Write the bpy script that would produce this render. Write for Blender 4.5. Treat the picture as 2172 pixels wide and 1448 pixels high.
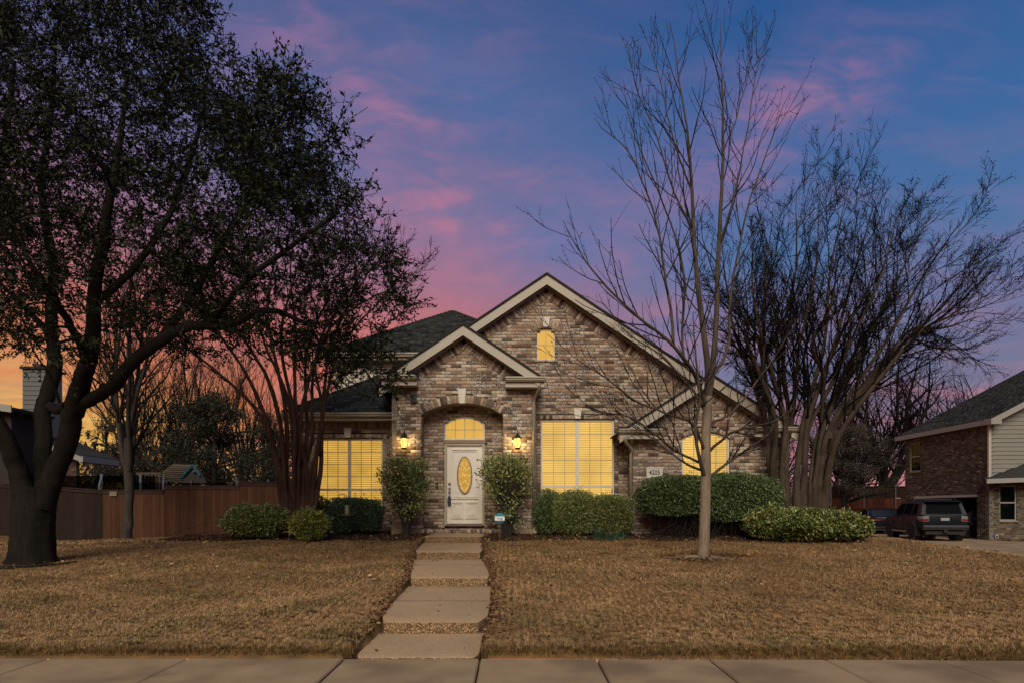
import bpy, math, random
import numpy as np
from mathutils import Vector
sc = bpy.context.scene
for o in list(bpy.data.objects):
    bpy.data.objects.remove(o)
C = sc.collection
F = 1300.0          # focal length in photo pixels
CZ = 1.35           # eye height above the datum
CX, HY = 1086.0, 1083.0
# ------------------------------------------------------------------ camera
cd = bpy.data.cameras.new('camera')
cam = bpy.data.objects.new('camera', cd)
C.objects.link(cam)
cam.location = (0, 0, CZ)
cam.rotation_euler = (math.radians(90), 0, 0)
cd.sensor_width = 36
cd.lens = 36 * F / 2172
cd.shift_y = (HY - 724) / 2172
cd.clip_end = 2000
sc.camera = cam
# ------------------------------------------------------------------ view
sc.view_settings.view_transform = 'Standard'
sc.view_settings.look = 'None'
sc.view_settings.gamma = 1
sc.view_settings.exposure = 1.12
sc.view_settings.use_curve_mapping = False
sc.render.engine = 'CYCLES'
sc.cycles.use_denoising = True
sc.cycles.use_adaptive_sampling = False
sc.cycles.max_bounces = 6
sc.cycles.transparent_max_bounces = 12
sc.cycles.sample_clamp_indirect = 4

def s2l(c):
    f = lambda v: v / 12.92 if v <= 0.04045 else ((v + 0.055) / 1.055) ** 2.4
    return tuple(f(v / 255.0) for v in c)
# ------------------------------------------------------------------ dusk sky
world = bpy.data.worlds.new('World')
sc.world = world
world.use_nodes = True
nt = world.node_tree
nt.nodes.clear()
N = nt.nodes.new
def lk(a, b): nt.links.new(a, b)
def mth(op, a, b=None, c=None, clamp=False):
    n = N('ShaderNodeMath'); n.operation = op; n.use_clamp = clamp
    for i, v in enumerate((a, b, c)):
        if v is None: continue
        if isinstance(v, (int, float)): n.inputs[i].default_value = v
        else: lk(v, n.inputs[i])
    return n.outputs[0]
def mixc(f, a, b):
    n = N('ShaderNodeMix'); n.data_type = 'RGBA'
    if isinstance(f, (int, float)): n.inputs[0].default_value = f
    else: lk(f, n.inputs[0])
    for i, v in ((6, a), (7, b)):
        if isinstance(v, tuple): n.inputs[i].default_value = (*v, 1)
        else: lk(v, n.inputs[i])
    return n.outputs[2]
def ramp(v, stops):
    n = N('ShaderNodeValToRGB')
    cr = n.color_ramp
    cr.interpolation = 'EASE' if len(stops) == 2 else 'LINEAR'
    while len(cr.elements) < len(stops): cr.elements.new(0.5)
    for e, (p, c) in zip(cr.elements, stops):
        e.position = p; e.color = (*s2l(c), 1)
    lk(v, n.inputs[0])
    return n.outputs[0]
tc = N('ShaderNodeTexCoord')
sx = N('ShaderNodeSeparateXYZ'); lk(tc.outputs['Generated'], sx.inputs[0])
dx, dy, dz = sx.outputs
el = mth('MAXIMUM', dz, 0.0)
ady = mth('MAXIMUM', mth('ABSOLUTE', dy), 0.25)
gu = mth('DIVIDE', dx, ady)          # lateral tangent
gv = mth('DIVIDE', el, ady)          # height tangent
left = ramp(el, [(0, (236, 186, 74)), (.10, (242, 190, 92)), (.17, (226, 150, 96)), (.25, (204, 122, 104)), (.35, (166, 112, 128)), (.47, (122, 106, 148)), (.60, (88, 102, 152)), (.9, (52, 72, 130))])
cent = ramp(el, [(0, (226, 128, 92)), (.16, (218, 118, 96)), (.27, (206, 120, 118)), (.34, (164, 120, 144)), (.44, (116, 118, 160)), (.54, (86, 108, 158)), (.65, (68, 94, 146)), (.9, (46, 66, 126))])
rght = ramp(el, [(0, (206, 142, 140)), (.10, (154, 124, 146)), (.17, (122, 125, 156)), (.26, (108, 122, 164)), (.36, (84, 120, 170)), (.48, (62, 108, 166)), (.62, (44, 90, 150)), (.9, (36, 64, 126))])
w1 = mth('MULTIPLY_ADD', dx, 3.2, 1.9, clamp=True)     # left -> centre
w2 = mth('MULTIPLY_ADD', dx, 2.6, 0.25, clamp=True)    # centre -> right
base = mixc(w2, mixc(w1, left, cent), rght)
# wispy clouds: stretched noise on the tangent plane
cb = N('ShaderNodeCombineXYZ'); lk(gu, cb.inputs[0]); lk(gv, cb.inputs[1])
def wisps(rot, scl, scale, lo, hi, loc=(0, 0, 0), detail=6, dist=.6):
    m = N('ShaderNodeMapping'); m.inputs['Rotation'].default_value = (0, 0, math.radians(rot)); m.inputs['Scale'].default_value = scl; m.inputs['Location'].default_value = loc
    lk(cb.outputs[0], m.inputs[0])
    n = N('ShaderNodeTexNoise'); n.inputs['Scale'].default_value = scale; n.inputs['Detail'].default_value = detail; n.inputs['Roughness'].default_value = .55; n.inputs['Distortion'].default_value = dist
    lk(m.outputs[0], n.inputs['Vector'])
    r = N('ShaderNodeMapRange'); r.interpolation_type = 'SMOOTHSTEP'; r.inputs[1].default_value = lo; r.inputs[2].default_value = hi
    lk(n.outputs[0], r.inputs[0])
    return r.outputs[0]
def blob(px, py, rx, ry, rot):
    """soft elliptical bank of cloud centred on a sky direction"""
    u0, v0 = (px - CX) / F, (HY - py) / F
    c, s = math.cos(math.radians(rot)), math.sin(math.radians(rot))
    du, dv = mth('SUBTRACT', gu, u0), mth('SUBTRACT', gv, v0)
    a = mth('MULTIPLY_ADD', du, c * F / rx, mth('MULTIPLY', dv, s * F / rx))
    b = mth('MULTIPLY_ADD', du, -s * F / ry, mth('MULTIPLY', dv, c * F / ry))
    q = mth('ADD', mth('MULTIPLY', a, a), mth('MULTIPLY', b, b))
    return mth('POWER', 2.718, mth('MULTIPLY', mth('POWER', q, .8), -1.0))
n1 = wisps(38, (1.0, 2.6, 1), 2.6, .36, .66)
n2 = wisps(-20, (1.0, 3.2, 1), 4.2, .42, .70, (3.1, 1.7, 0))
n3 = wisps(-8, (0.8, 5.0, 1), 5.5, .45, .68, (7.7, 4.1, 0))
n4 = wisps(32, (1.0, 2.0, 1), 8.0, .34, .68, (1.1, 8.1, 0), 9, 1.2)
def total(*v):
    t = v[0]
    for x in v[1:]: t = mth('ADD', t, x)
    return t
pk = total(mth('MULTIPLY', blob(960, 430, 330, 190, -45), .85), mth('MULTIPLY', blob(800, 215, 130, 30, -52), .75), mth('MULTIPLY', blob(640, 90, 200, 160, 0), .45),
           mth('MULTIPLY', blob(1720, 205, 230, 90, 26), .95), mth('MULTIPLY', blob(1450, 430, 330, 80, 20), .34), mth('MULTIPLY', blob(1080, 40, 200, 60, -10), .28), mth('MULTIPLY', blob(1480, 690, 240, 40, 10), .4), mth('MULTIPLY', blob(1900, 640, 400, 60, 8), .2))
grain = mth('MULTIPLY_ADD', n4, .95, .32)
pk = mth('MULTIPLY', mth('MULTIPLY', pk, grain), mth('MULTIPLY_ADD', mth('MAXIMUM', n1, n2), .85, .25))
pink = ramp(el, [(0, (246, 140, 112)), (.2, (226, 132, 126)), (.32, (208, 130, 148)), (.5, (174, 124, 160)), (.7, (122, 110, 160))])
sky = mixc(mth('MINIMUM', mth('MULTIPLY', pk, .92), .85), base, pink)
# thin general veil of pinkish wisps and bluer gaps
sky = mixc(mth('MULTIPLY', n2, .11), sky, pink)
blue = mth('MULTIPLY', total(blob(1190, 520, 150, 60, 0), mth('MULTIPLY', blob(1000, 180, 260, 90, -30), .45), mth('MULTIPLY', blob(700, 330, 160, 70, -30), .25)), mth('MULTIPLY_ADD', n1, -.5, .95))
sky = mixc(mth('MULTIPLY', blue, .62), sky, s2l((82, 122, 180)))
# bright low streaks above the horizon
low = mth('MULTIPLY', mth('MULTIPLY', n3, .6), mth('SUBTRACT', 1.0, mth('MULTIPLY', el, 3.6, clamp=True)))
glow = ramp(mth('MULTIPLY_ADD', dx, .9, .55), [(0, (255, 226, 130)), (.35, (246, 150, 110)), (.65, (236, 130, 130)), (1, (246, 140, 132))])
sky = mixc(low, sky, glow)
grey = mth('MULTIPLY', mth('MULTIPLY', wisps(0, (0.7, 6.0, 1), 4.4, .5, .66, (2.2, 9.4, 0)), .5), mth('SUBTRACT', 1.0, mth('MULTIPLY', el, 3.0, clamp=True)))
sky = mixc(grey, sky, s2l((132, 120, 148)))
bg = N('ShaderNodeBackground'); lk(sky, bg.inputs[0]); bg.inputs[1].default_value = 0.415
wo = N('ShaderNodeOutputWorld'); lk(bg.outputs[0], wo.inputs[0])
# ------------------------------------------------------------------ soft, low warm light from the bright side of the sky behind the viewer
sl = bpy.data.lights.new('sun', 'SUN')
sl.energy = 1.5
sl.angle = math.radians(38)
sl.color = (1.0, .89, .70)
sun = bpy.data.objects.new('sun', sl)
C.objects.link(sun)
sun.rotation_euler = Vector((0.05, 0.79, -0.60)).to_track_quat('-Z', 'Y').to_euler()

# ================================================================== helpers
W = {}
def wloc(p): return W.get(p.name, Vector((0, 0, 0))) if p is not None else Vector((0, 0, 0))
def tag(o, label=None, cat=None, group=None, kind=None):
    for k, v in (('label', label), ('category', cat), ('group', group), ('kind', kind)):
        if v: o[k] = v
    return o
def thing(name, loc, label, cat, group=None, kind=None):
    o = bpy.data.objects.new(name, None); C.objects.link(o)
    o.empty_display_size = .2
    o.location = loc; W[o.name] = Vector(loc)
    return tag(o, label, cat, group, kind)
def P(px, py, Y):
    return np.array(((px - CX) * Y / F, Y, CZ - (py - HY) * Y / F))
def PX(px, Y): return (px - CX) * Y / F
def PZ(py, Y): return CZ - (py - HY) * Y / F
def npmesh(name, V, Fc, mat, parent=None, col=None, smooth=False, kind=None, loc=None, mats=None, fm=None):
    """one mesh object from arrays; Fc = (n,3) or (n,4) array or list of index lists"""
    V = np.asarray(V, dtype=np.float32)
    org = wloc(parent)
    me = bpy.data.meshes.new(name)
    if isinstance(Fc, np.ndarray):
        k = Fc.shape[1]; nf = len(Fc)
        me.vertices.add(len(V)); me.loops.add(nf * k); me.polygons.add(nf)
        me.vertices.foreach_set('co', (V - np.array(org, dtype=np.float32)).ravel())
        me.loops.foreach_set('vertex_index', Fc.astype(np.int32).ravel())
        me.polygons.foreach_set('loop_start', np.arange(0, nf * k, k, dtype=np.int32))
        try: me.polygons.foreach_set('loop_total', np.full(nf, k, dtype=np.int32))
        except Exception: pass
    else:
        me.from_pydata((V - np.array(org, dtype=np.float32)).tolist(), [], Fc)
    if smooth:
        me.polygons.foreach_set('use_smooth', np.ones(len(me.polygons), dtype=bool))
    if col is not None:
        a = me.attributes.new('col', 'FLOAT_COLOR', 'POINT')
        cc = np.ones((len(V), 4), dtype=np.float32); cc[:, :col.shape[1]] = col
        a.data.foreach_set('color', cc.ravel())
    me.update(calc_edges=True)
    for m in (mats or [mat]): me.materials.append(m)
    if fm is not None: me.polygons.foreach_set('material_index', np.asarray(fm, dtype=np.int32))
    o = bpy.data.objects.new(name, me); C.objects.link(o)
    if parent is not None: o.parent = parent
    W[o.name] = org.copy()
    if kind: o['kind'] = kind
    return o
class MB:
    """collects simple solids, builds ONE mesh object"""
    def __init__(s): s.v = []; s.f = []; s.c = []
    def add(s, v, f, c=None):
        b = len(s.v); s.v += [tuple(x) for x in v]; s.f += [[b + i for i in q] for q in f]
        s.c += [c or (1, 1, 1)] * len(v)
        return s
    def box(s, x0, x1, y0, y1, z0, z1, c=None):
        v = [(x0, y0, z0), (x1, y0, z0), (x1, y1, z0), (x0, y1, z0), (x0, y0, z1), (x1, y0, z1), (x1, y1, z1), (x0, y1, z1)]
        return s.add(v, [[0, 1, 5, 4], [1, 2, 6, 5], [2, 3, 7, 6], [3, 0, 4, 7], [4, 5, 6, 7], [3, 2, 1, 0]], c)
    def obox(s, o, u, v, w, c=None):
        """box at corner-centre o with full-length edge vectors u, v, w"""
        o, u, v, w = (np.asarray(a, float) for a in (o, u, v, w))
        q = [o + sx * u / 2 + sy * v / 2 + sz * w / 2 for sz in (-1, 1) for sx, sy in ((-1, -1), (1, -1), (1, 1), (-1, 1))]
        return s.add(q, [[0, 1, 5, 4], [1, 2, 6, 5], [2, 3, 7, 6], [3, 0, 4, 7], [4, 5, 6, 7], [3, 2, 1, 0]], c)
    def prism(s, poly, ax, a, b, c=None):
        """poly = 2-D outline; extruded along axis ax from a to b. ax='y': poly is (x,z); 'x': (y,z); 'z': (x,y)"""
        put = {'y': lambda p, t: (p[0], t, p[1]), 'x': lambda p, t: (t, p[0], p[1]), 'z': lambda p, t: (p[0], p[1], t)}[ax]
        n = len(poly)
        v = [put(p, a) for p in poly] + [put(p, b) for p in poly]
        f = [list(range(n))[::-1], list(range(n, 2 * n))] + [[i, (i + 1) % n, n + (i + 1) % n, n + i] for i in range(n)]
        return s.add(v, f, c)
    def tube(s, pts, r, n=8, c=None, cap=True):
        pts = [np.asarray(p, float) for p in pts]
        rs = r if isinstance(r, (list, tuple)) else [r] * len(pts)
        v = []; f = []
        for i, p in enumerate(pts):
            t = pts[min(i + 1, len(pts) - 1)] - pts[max(i - 1, 0)]; t /= np.linalg.norm(t) + 1e-9
            a = np.cross(t, (0, 0, 1) if abs(t[2]) < .9 else (1, 0, 0)); a /= np.linalg.norm(a); b = np.cross(t, a)
            v += [p + rs[i] * (math.cos(2 * math.pi * k / n) * a + math.sin(2 * math.pi * k / n) * b) for k in range(n)]
        for i in range(len(pts) - 1):
            f += [[i * n + k, i * n + (k + 1) % n, (i + 1) * n + (k + 1) % n, (i + 1) * n + k] for k in range(n)]
        if cap: f += [list(range(n))[::-1], [(len(pts) - 1) * n + k for k in range(n)]]
        return s.add(v, f, c)
    def lathe(s, ctr, prof, n=16, axis='z', c=None):
        """prof = [(r, h)]"""
        v = []; f = []
        for r, h in prof:
            for k in range(n):
                a = 2 * math.pi * k / n; x, y = r * math.cos(a), r * math.sin(a)
                v.append({'z': (ctr[0] + x, ctr[1] + y, ctr[2] + h), 'x': (ctr[0] + h, ctr[1] + x, ctr[2] + y), 'y': (ctr[0] + x, ctr[1] + h, ctr[2] + y)}[axis])
        m = len(prof)
        for i in range(m - 1): f += [[i * n + k, i * n + (k + 1) % n, (i + 1) * n + (k + 1) % n, (i + 1) * n + k] for k in range(n)]
        f += [list(range(n))[::-1], [(m - 1) * n + k for k in range(n)]]
        return s.add(v, f, c)
    def build(s, name, mat, parent=None, smooth=False, kind=None, col=False):
        return npmesh(name, np.array(s.v), s.f, mat, parent, np.array(s.c) if col else None, smooth, kind)

# ------------------------------------------------------------------ materials
def mat(name, base, rough=.8, var=.25, scale=6.0, bump=.0, bscale=60, attr=False, spec=.3, metal=0, tint=None, tscale=1.5, tamt=.0, emit=None, estr=0, stretch=(1, 1, 1), obj_rand=0.0, white=None):
    m = bpy.data.materials.new(name); m.use_nodes = True
    t = m.node_tree; b = t.nodes['Principled BSDF']
    n = t.nodes.new; L = t.links.new
    b.inputs['Roughness'].default_value = rough
    b.inputs['Metallic'].default_value = metal
    b.inputs['Specular IOR Level'].default_value = spec
    geo = n('ShaderNodeNewGeometry'); mp = n('ShaderNodeMapping'); mp.inputs['Scale'].default_value = stretch
    L(geo.outputs['Position'], mp.inputs[0])
    if attr:
        a = n('ShaderNodeAttribute'); a.attribute_name = 'col'; colr = a.outputs['Color']
    else:
        r = n('ShaderNodeRGB'); r.outputs[0].default_value = (*base, 1); colr = r.outputs[0]
    def mul(c, fac):
        x = n('ShaderNodeMix'); x.data_type = 'RGBA'; x.blend_type = 'MULTIPLY'; x.inputs[0].default_value = 1
        L(c, x.inputs[6]); L(fac, x.inputs[7]); return x.outputs[2]
    if var:
        ns = n('ShaderNodeTexNoise'); ns.inputs['Scale'].default_value = scale; ns.inputs['Detail'].default_value = 6; ns.inputs['Roughness'].default_value = .65
        L(mp.outputs[0], ns.inputs['Vector'])
        mr = n('ShaderNodeMapRange'); mr.inputs[1].default_value = .25; mr.inputs[2].default_value = .75; mr.inputs[3].default_value = 1 - var; mr.inputs[4].default_value = 1 + var
        L(ns.outputs[0], mr.inputs[0]); colr = mul(colr, mr.outputs[0])
    if obj_rand:
        oi = n('ShaderNodeObjectInfo'); mr = n('ShaderNodeMapRange'); mr.inputs[3].default_value = 1 - obj_rand; mr.inputs[4].default_value = 1 + obj_rand
        L(oi.outputs['Random'], mr.inputs[0]); colr = mul(colr, mr.outputs[0])
    if tint:
        ns = n('ShaderNodeTexNoise'); ns.inputs['Scale'].default_value = tscale; ns.inputs['Detail'].default_value = 5
        L(geo.outputs['Position'], ns.inputs['Vector'])
        mr = n('ShaderNodeMapRange'); mr.interpolation_type = 'SMOOTHSTEP'; mr.inputs[1].default_value = .45; mr.inputs[2].default_value = .65; mr.inputs[4].default_value = tamt
        L(ns.outputs[0], mr.inputs[0])
        x = n('ShaderNodeMix'); x.data_type = 'RGBA'; L(mr.outputs[0], x.inputs[0]); L(colr, x.inputs[6]); x.inputs[7].default_value = (*tint, 1); colr = x.outputs[2]
    if white:      # patchy lime wash left on the brick faces; strength per brick in the attribute's alpha
        ns = n('ShaderNodeTexNoise'); ns.inputs['Scale'].default_value = 24; ns.inputs['Detail'].default_value = 6; ns.inputs['Roughness'].default_value = .75
        mp2 = n('ShaderNodeMapping'); mp2.inputs['Scale'].default_value = (1.0, 1.0, 1.15); L(geo.outputs['Position'], mp2.inputs[0]); L(mp2.outputs[0], ns.inputs['Vector'])
        mr = n('ShaderNodeMapRange'); mr.interpolation_type = 'SMOOTHSTEP'; mr.inputs[1].default_value = .44; mr.inputs[2].default_value = .60
        L(ns.outputs[0], mr.inputs[0])
        mm = n('ShaderNodeMath'); mm.operation = 'MULTIPLY'; L(mr.outputs[0], mm.inputs[0]); L(a.outputs['Alpha'], mm.inputs[1])
        x = n('ShaderNodeMix'); x.data_type = 'RGBA'; L(mm.outputs[0], x.inputs[0]); L(colr, x.inputs[6]); x.inputs[7].default_value = (*white, 1); colr = x.outputs[2]
    L(colr, b.inputs['Base Color'])
    if bump:
        ns = n('ShaderNodeTexNoise'); ns.inputs['Scale'].default_value = bscale; ns.inputs['Detail'].default_value = 5
        L(mp.outputs[0], ns.inputs['Vector'])
        bp = n('ShaderNodeBump'); bp.inputs['Strength'].default_value = bump; bp.inputs['Distance'].default_value = .02
        L(ns.outputs[0], bp.inputs['Height']); L(bp.outputs[0], b.inputs['Normal'])
    if emit:
        b.inputs['Emission Color'].default_value = (*emit, 1); b.inputs['Emission Strength'].default_value = estr
    return m
def glassmat(name, tint=(1, 1, 1), refl=.06, top=.7):
    m = bpy.data.materials.new(name); m.use_nodes = True
    t = m.node_tree; t.nodes.clear(); n = t.nodes.new; L = t.links.new
    tr = n('ShaderNodeBsdfTransparent'); tr.inputs[0].default_value = (*tint, 1)
    gl = n('ShaderNodeBsdfGlossy'); gl.inputs['Roughness'].default_value = .03
    lw = n('ShaderNodeLayerWeight'); lw.inputs[0].default_value = .25
    mr = n('ShaderNodeMapRange'); mr.inputs[3].default_value = refl; mr.inputs[4].default_value = top; L(lw.outputs['Fresnel'], mr.inputs[0])
    mx = n('ShaderNodeMixShader'); L(mr.outputs[0], mx.inputs[0]); L(tr.outputs[0], mx.inputs[1]); L(gl.outputs[0], mx.inputs[2])
    ou = n('ShaderNodeOutputMaterial'); L(mx.outputs[0], ou.inputs[0])
    return m
def emitmat(name, col, s, var=.12, scale=2.0, through=0.0):
    m = bpy.data.materials.new(name); m.use_nodes = True
    t = m.node_tree; t.nodes.clear(); n = t.nodes.new; L = t.links.new
    e = n('ShaderNodeEmission'); e.inputs[1].default_value = s
    geo = n('ShaderNodeNewGeometry'); ns = n('ShaderNodeTexNoise'); ns.inputs['Scale'].default_value = scale; L(geo.outputs['Position'], ns.inputs['Vector'])
    mr = n('ShaderNodeMapRange'); mr.inputs[1].default_value = .3; mr.inputs[2].default_value = .7; mr.inputs[3].default_value = 1 - var; mr.inputs[4].default_value = 1 + var; L(ns.outputs[0], mr.inputs[0])
    x = n('ShaderNodeMix'); x.data_type = 'RGBA'; x.blend_type = 'MULTIPLY'; x.inputs[0].default_value = 1; x.inputs[6].default_value = (*col, 1); L(mr.outputs[0], x.inputs[7])
    L(x.outputs[2], e.inputs[0])
    ou = n('ShaderNodeOutputMaterial')
    if through:
        tr = n('ShaderNodeBsdfTransparent'); mx = n('ShaderNodeMixShader'); mx.inputs[0].default_value = 1 - through
        L(tr.outputs[0], mx.inputs[1]); L(e.outputs[0], mx.inputs[2]); L(mx.outputs[0], ou.inputs[0])
    else: L(e.outputs[0], ou.inputs[0])
    return m
M = {
 'brick': mat('brick', (.2, .17, .14), .9, .38, 22, .35, 90, attr=True, spec=.15, white=(.58, .54, .48), tint=(.055, .042, .034), tscale=17, tamt=.30),
 'brick_far': mat('brick_far', (.2, .17, .14), .9, .2, 30, .3, 90, attr=True, spec=.15),
 'mortar': mat('mortar', (.17, .142, .115), .95, .2, 40, .3, 150, spec=.1),  # darker than the mortar's own tone; joint shade put into the colour
 'mortar_far': mat('mortar_far', (.15, .14, .12), .95, .2, 40, spec=.1),
 'trim': mat('trim_paint', s2l((168, 161, 147)), .55, .06, 3, spec=.3),
 'gutter': mat('gutter_paint', s2l((146, 136, 116)), .4, .06, 3, spec=.45),
 'soffit': mat('soffit_paint', s2l((150, 140, 122)), .7, .08, 3),
 'keystone': mat('cast_stone', s2l((205, 200, 188)), .8, .08, 9, .1, 80),
 'shingle': mat('shingle', (.035, .035, .033), .95, .45, 60, .5, 220, attr=True, spec=.1),
 'frame': mat('window_frame', s2l((205, 200, 188)), .45, .05, 4),
 'muntin': mat('muntin', s2l((150, 150, 124)), .45, .05, 4),
 'pane': glassmat('window_glass', (1, 1, 1), .035, .3),
 'darkpane': glassmat('dark_glass', (.35, .4, .4), .03, .05),
 'siding': mat('siding', s2l((190, 184, 168)), .65, .07, 3),
 'door': mat('door_paint', s2l((222, 216, 204)), .4, .04, 5, spec=.4),
 'doorframe': mat('door_frame', s2l((172, 164, 142)), .5, .05, 5),
 'metal': mat('brushed_metal', (.35, .33, .3), .3, .1, 20, metal=1),
 'black': mat('black_metal', (.012, .011, .010), .45, .2, 20, spec=.4),
 'concrete': mat('concrete', s2l((146, 126, 99)), .9, .2, 2.6, .25, 160, tint=s2l((112, 94, 74)), tscale=1.1, tamt=.75, spec=.15),
 'footing': mat('footing_concrete', s2l((140, 124, 104)), .9, .2, 6, .3, 90, spec=.15),
 'found': mat('foundation', (.12, .1, .085), .95, .2, 6),
}
def aggregate():
    m = mat('exposed_aggregate', s2l((184, 158, 124)), .85, .12, 2.0, spec=.2)
    t = m.node_tree; n = t.nodes.new; L = t.links.new; b = t.nodes['Principled BSDF']
    geo = n('ShaderNodeNewGeometry')
    vo = n('ShaderNodeTexVoronoi'); vo.inputs['Scale'].default_value = 105; L(geo.outputs['Position'], vo.inputs['Vector'])
    cr = n('ShaderNodeValToRGB'); cr.color_ramp.elements[0].color = (.12, .10, .085, 1); cr.color_ramp.elements[1].color = (.95, .9, .82, 1)
    e = cr.color_ramp.elements.new(.55); e.color = (.30, .26, .215, 1)
    sp = n('ShaderNodeSeparateColor'); L(vo.outputs['Color'], sp.inputs[0]); L(sp.outputs[0], cr.inputs[0])
    src = b.inputs['Base Color'].links[0].from_socket
    # pebble colours; shade painted in by darkening the risers, tops left pale
    sz = n('ShaderNodeSeparateXYZ'); L(geo.outputs['True Normal'], sz.inputs[0])
    mr = n('ShaderNodeMapRange'); mr.inputs[1].default_value = .3; mr.inputs[2].default_value = .9; mr.inputs[3].default_value = 1; mr.inputs[4].default_value = .35; L(sz.outputs[2], mr.inputs[0])
    x = n('ShaderNodeMix'); x.data_type = 'RGBA'; x.blend_type = 'MULTIPLY'; L(mr.outputs[0], x.inputs[0]); L(src, x.inputs[6]); L(cr.outputs[0], x.inputs[7]); L(x.outputs[2], b.inputs['Base Color'])
    bp = n('ShaderNodeBump'); bp.inputs['Strength'].default_value = .5; bp.inputs['Distance'].default_value = .01; bp.invert = True; L(vo.outputs['Distance'], bp.inputs['Height']); L(bp.outputs[0], b.inputs['Normal'])
    return m
M['aggregate'] = aggregate()
rng = np.random.default_rng(11)
random.seed(5)
def smooth(a, b, x):
    t = np.clip((x - a) / (b - a), 0, 1); return t * t * (3 - 2 * t)
# ================================================================== ground
ZY = [(-60, -.3), (0, -.25), (2.4, -.2), (2.6, .02), (5.35, .05), (5.42, .12), (6.2, .19), (8.8, .36), (11.65, .53), (14.4, .69), (15.6, .755), (17, .77), (400, .6)]
PATH = [(5.36, -1.40, -.29), (6.23, -1.35, -.29), (6.2, -1.37, -.25), (7.4, -1.44, -.26), (8.8, -1.50, -.30), (9.0, -1.50, -.31), (11.65, -1.86, -.56), (14.4, -2.10, -.70), (15.6, -2.0, -.65)]
def path_edges(Y):
    ys = [p[0] for p in PATH]
    return np.interp(Y, ys, [p[1] for p in PATH]), np.interp(Y, ys, [p[2] for p in PATH])
def zt(X, Y):
    X = np.asarray(X, float); Y = np.asarray(Y, float)
    z = np.interp(Y, [a for a, b in ZY], [b for a, b in ZY])
    z = z - .58 * np.exp(-((X + 14) / 5.0) ** 2) * smooth(12, 20, Y) * (1 - smooth(30, 45, Y))
    z = z - smooth(8.3, 14.5, X) * (z - .0) * smooth(2.5, 6, Y)
    z = z + .02 * np.sin(X * 1.3 + Y * .7) * smooth(5.6, 7, Y) * (1 - smooth(13.5, 15, Y)) + .012 * np.sin(X * 3.1 - Y * 2.3) * smooth(5.6, 7, Y)
    return z
DRIVE = [(14.7, 5.6), (18.6, 5.6), (19.6, 23.4), (21.75, 26.0), (21.75, 44), (15.2, 44), (15.0, 20)]
def in_poly(px, py, poly):
    r = np.zeros(np.shape(px), bool); n = len(poly)
    for i in range(n):
        x0, y0 = poly[i]; x1, y1 = poly[(i + 1) % n]
        c = ((y0 > py) != (y1 > py)) & (px < (x1 - x0) * (py - y0) / ((y1 - y0) + 1e-12) + x0); r ^= c
    return r
def bed_front(X):
    """front edge of the planting bed along the house"""
    X = np.asarray(X, float)
    return 14.15 + .18 * np.sin(X * 1.1) + .08 * np.sin(X * 2.9 + 1) + .10 * np.clip(-X - 6.2, 0, 2) ** 2 + .35 * np.clip(X - 7.2, 0, 3) ** 2
def in_bed(X, Y):
    return (Y > bed_front(X)) & (Y < 17.2) & (X > -8.4) & (X < 9.3)
def lawn_mat():
    m = mat('lawn_soil', s2l((112, 86, 56)), 1, .3, 9, .5, 60, tint=s2l((74, 62, 40)), tscale=2.2, tamt=.8, spec=.05)
    return m
M['lawn'] = lawn_mat()
M['mulch'] = mat('mulch', s2l((70, 52, 40)), 1, .5, 24, .8, 70, tint=s2l((105, 84, 62)), tscale=5, tamt=.6, spec=.05)
M['chip'] = mat('mulch_chip', (.1, .08, .06), .95, .2, 20, attr=True, spec=.1)
def sheet(name, xs, ys, mt, keep=None, dz=0.0, kind='structure'):
    X, Y = np.meshgrid(xs, ys); Z = zt(X, Y) + dz
    el_, er_ = path_edges(Y)
    sink = (X > el_ - .02) & (X < er_ + .02) & (Y > 5.3) & (Y < 15.7)
    Z = np.where(sink, Z - .16, Z)
    V = np.stack([X, Y, Z], -1).reshape(-1, 3); nx = len(xs)
    i, j = np.meshgrid(np.arange(nx - 1), np.arange(len(ys) - 1)); a = (j * nx + i).ravel()
    Q = np.stack([a, a + 1, a + nx + 1, a + nx], 1)
    if keep is not None:
        c = V[Q].mean(1); Q = Q[keep(c[:, 0], c[:, 1])]
    return npmesh(name, V, Q, mt, None, None, True, kind)
xs = np.concatenate([[-500, -250, -120, -60, -40, -30, -24], np.arange(-20, 18, .1), [18.5, 19, 20, 22, 25, 30, 40, 60, 120, 250, 500]])
ys = np.concatenate([[5.36, 5.42, 5.5], np.arange(5.6, 17.3, .1), np.arange(17.5, 30, .5), [31, 33, 36, 40, 45, 60, 100, 200, 400, 700]])
tag(sheet('lawn', xs, ys, M['lawn']), 'dormant brown lawn sloping up from the sidewalk to the house')
tag(sheet('planting_bed', np.arange(-8.4, 9.31, .1), np.arange(13.5, 17.21, .1), M['mulch'], lambda x, y: in_bed(x, y) & ~((x > path_edges(y)[0] - .0) & (x < path_edges(y)[1] + .0) & (y < 15.65)), .012), 'dark mulch bed along the foot of the house')
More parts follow.
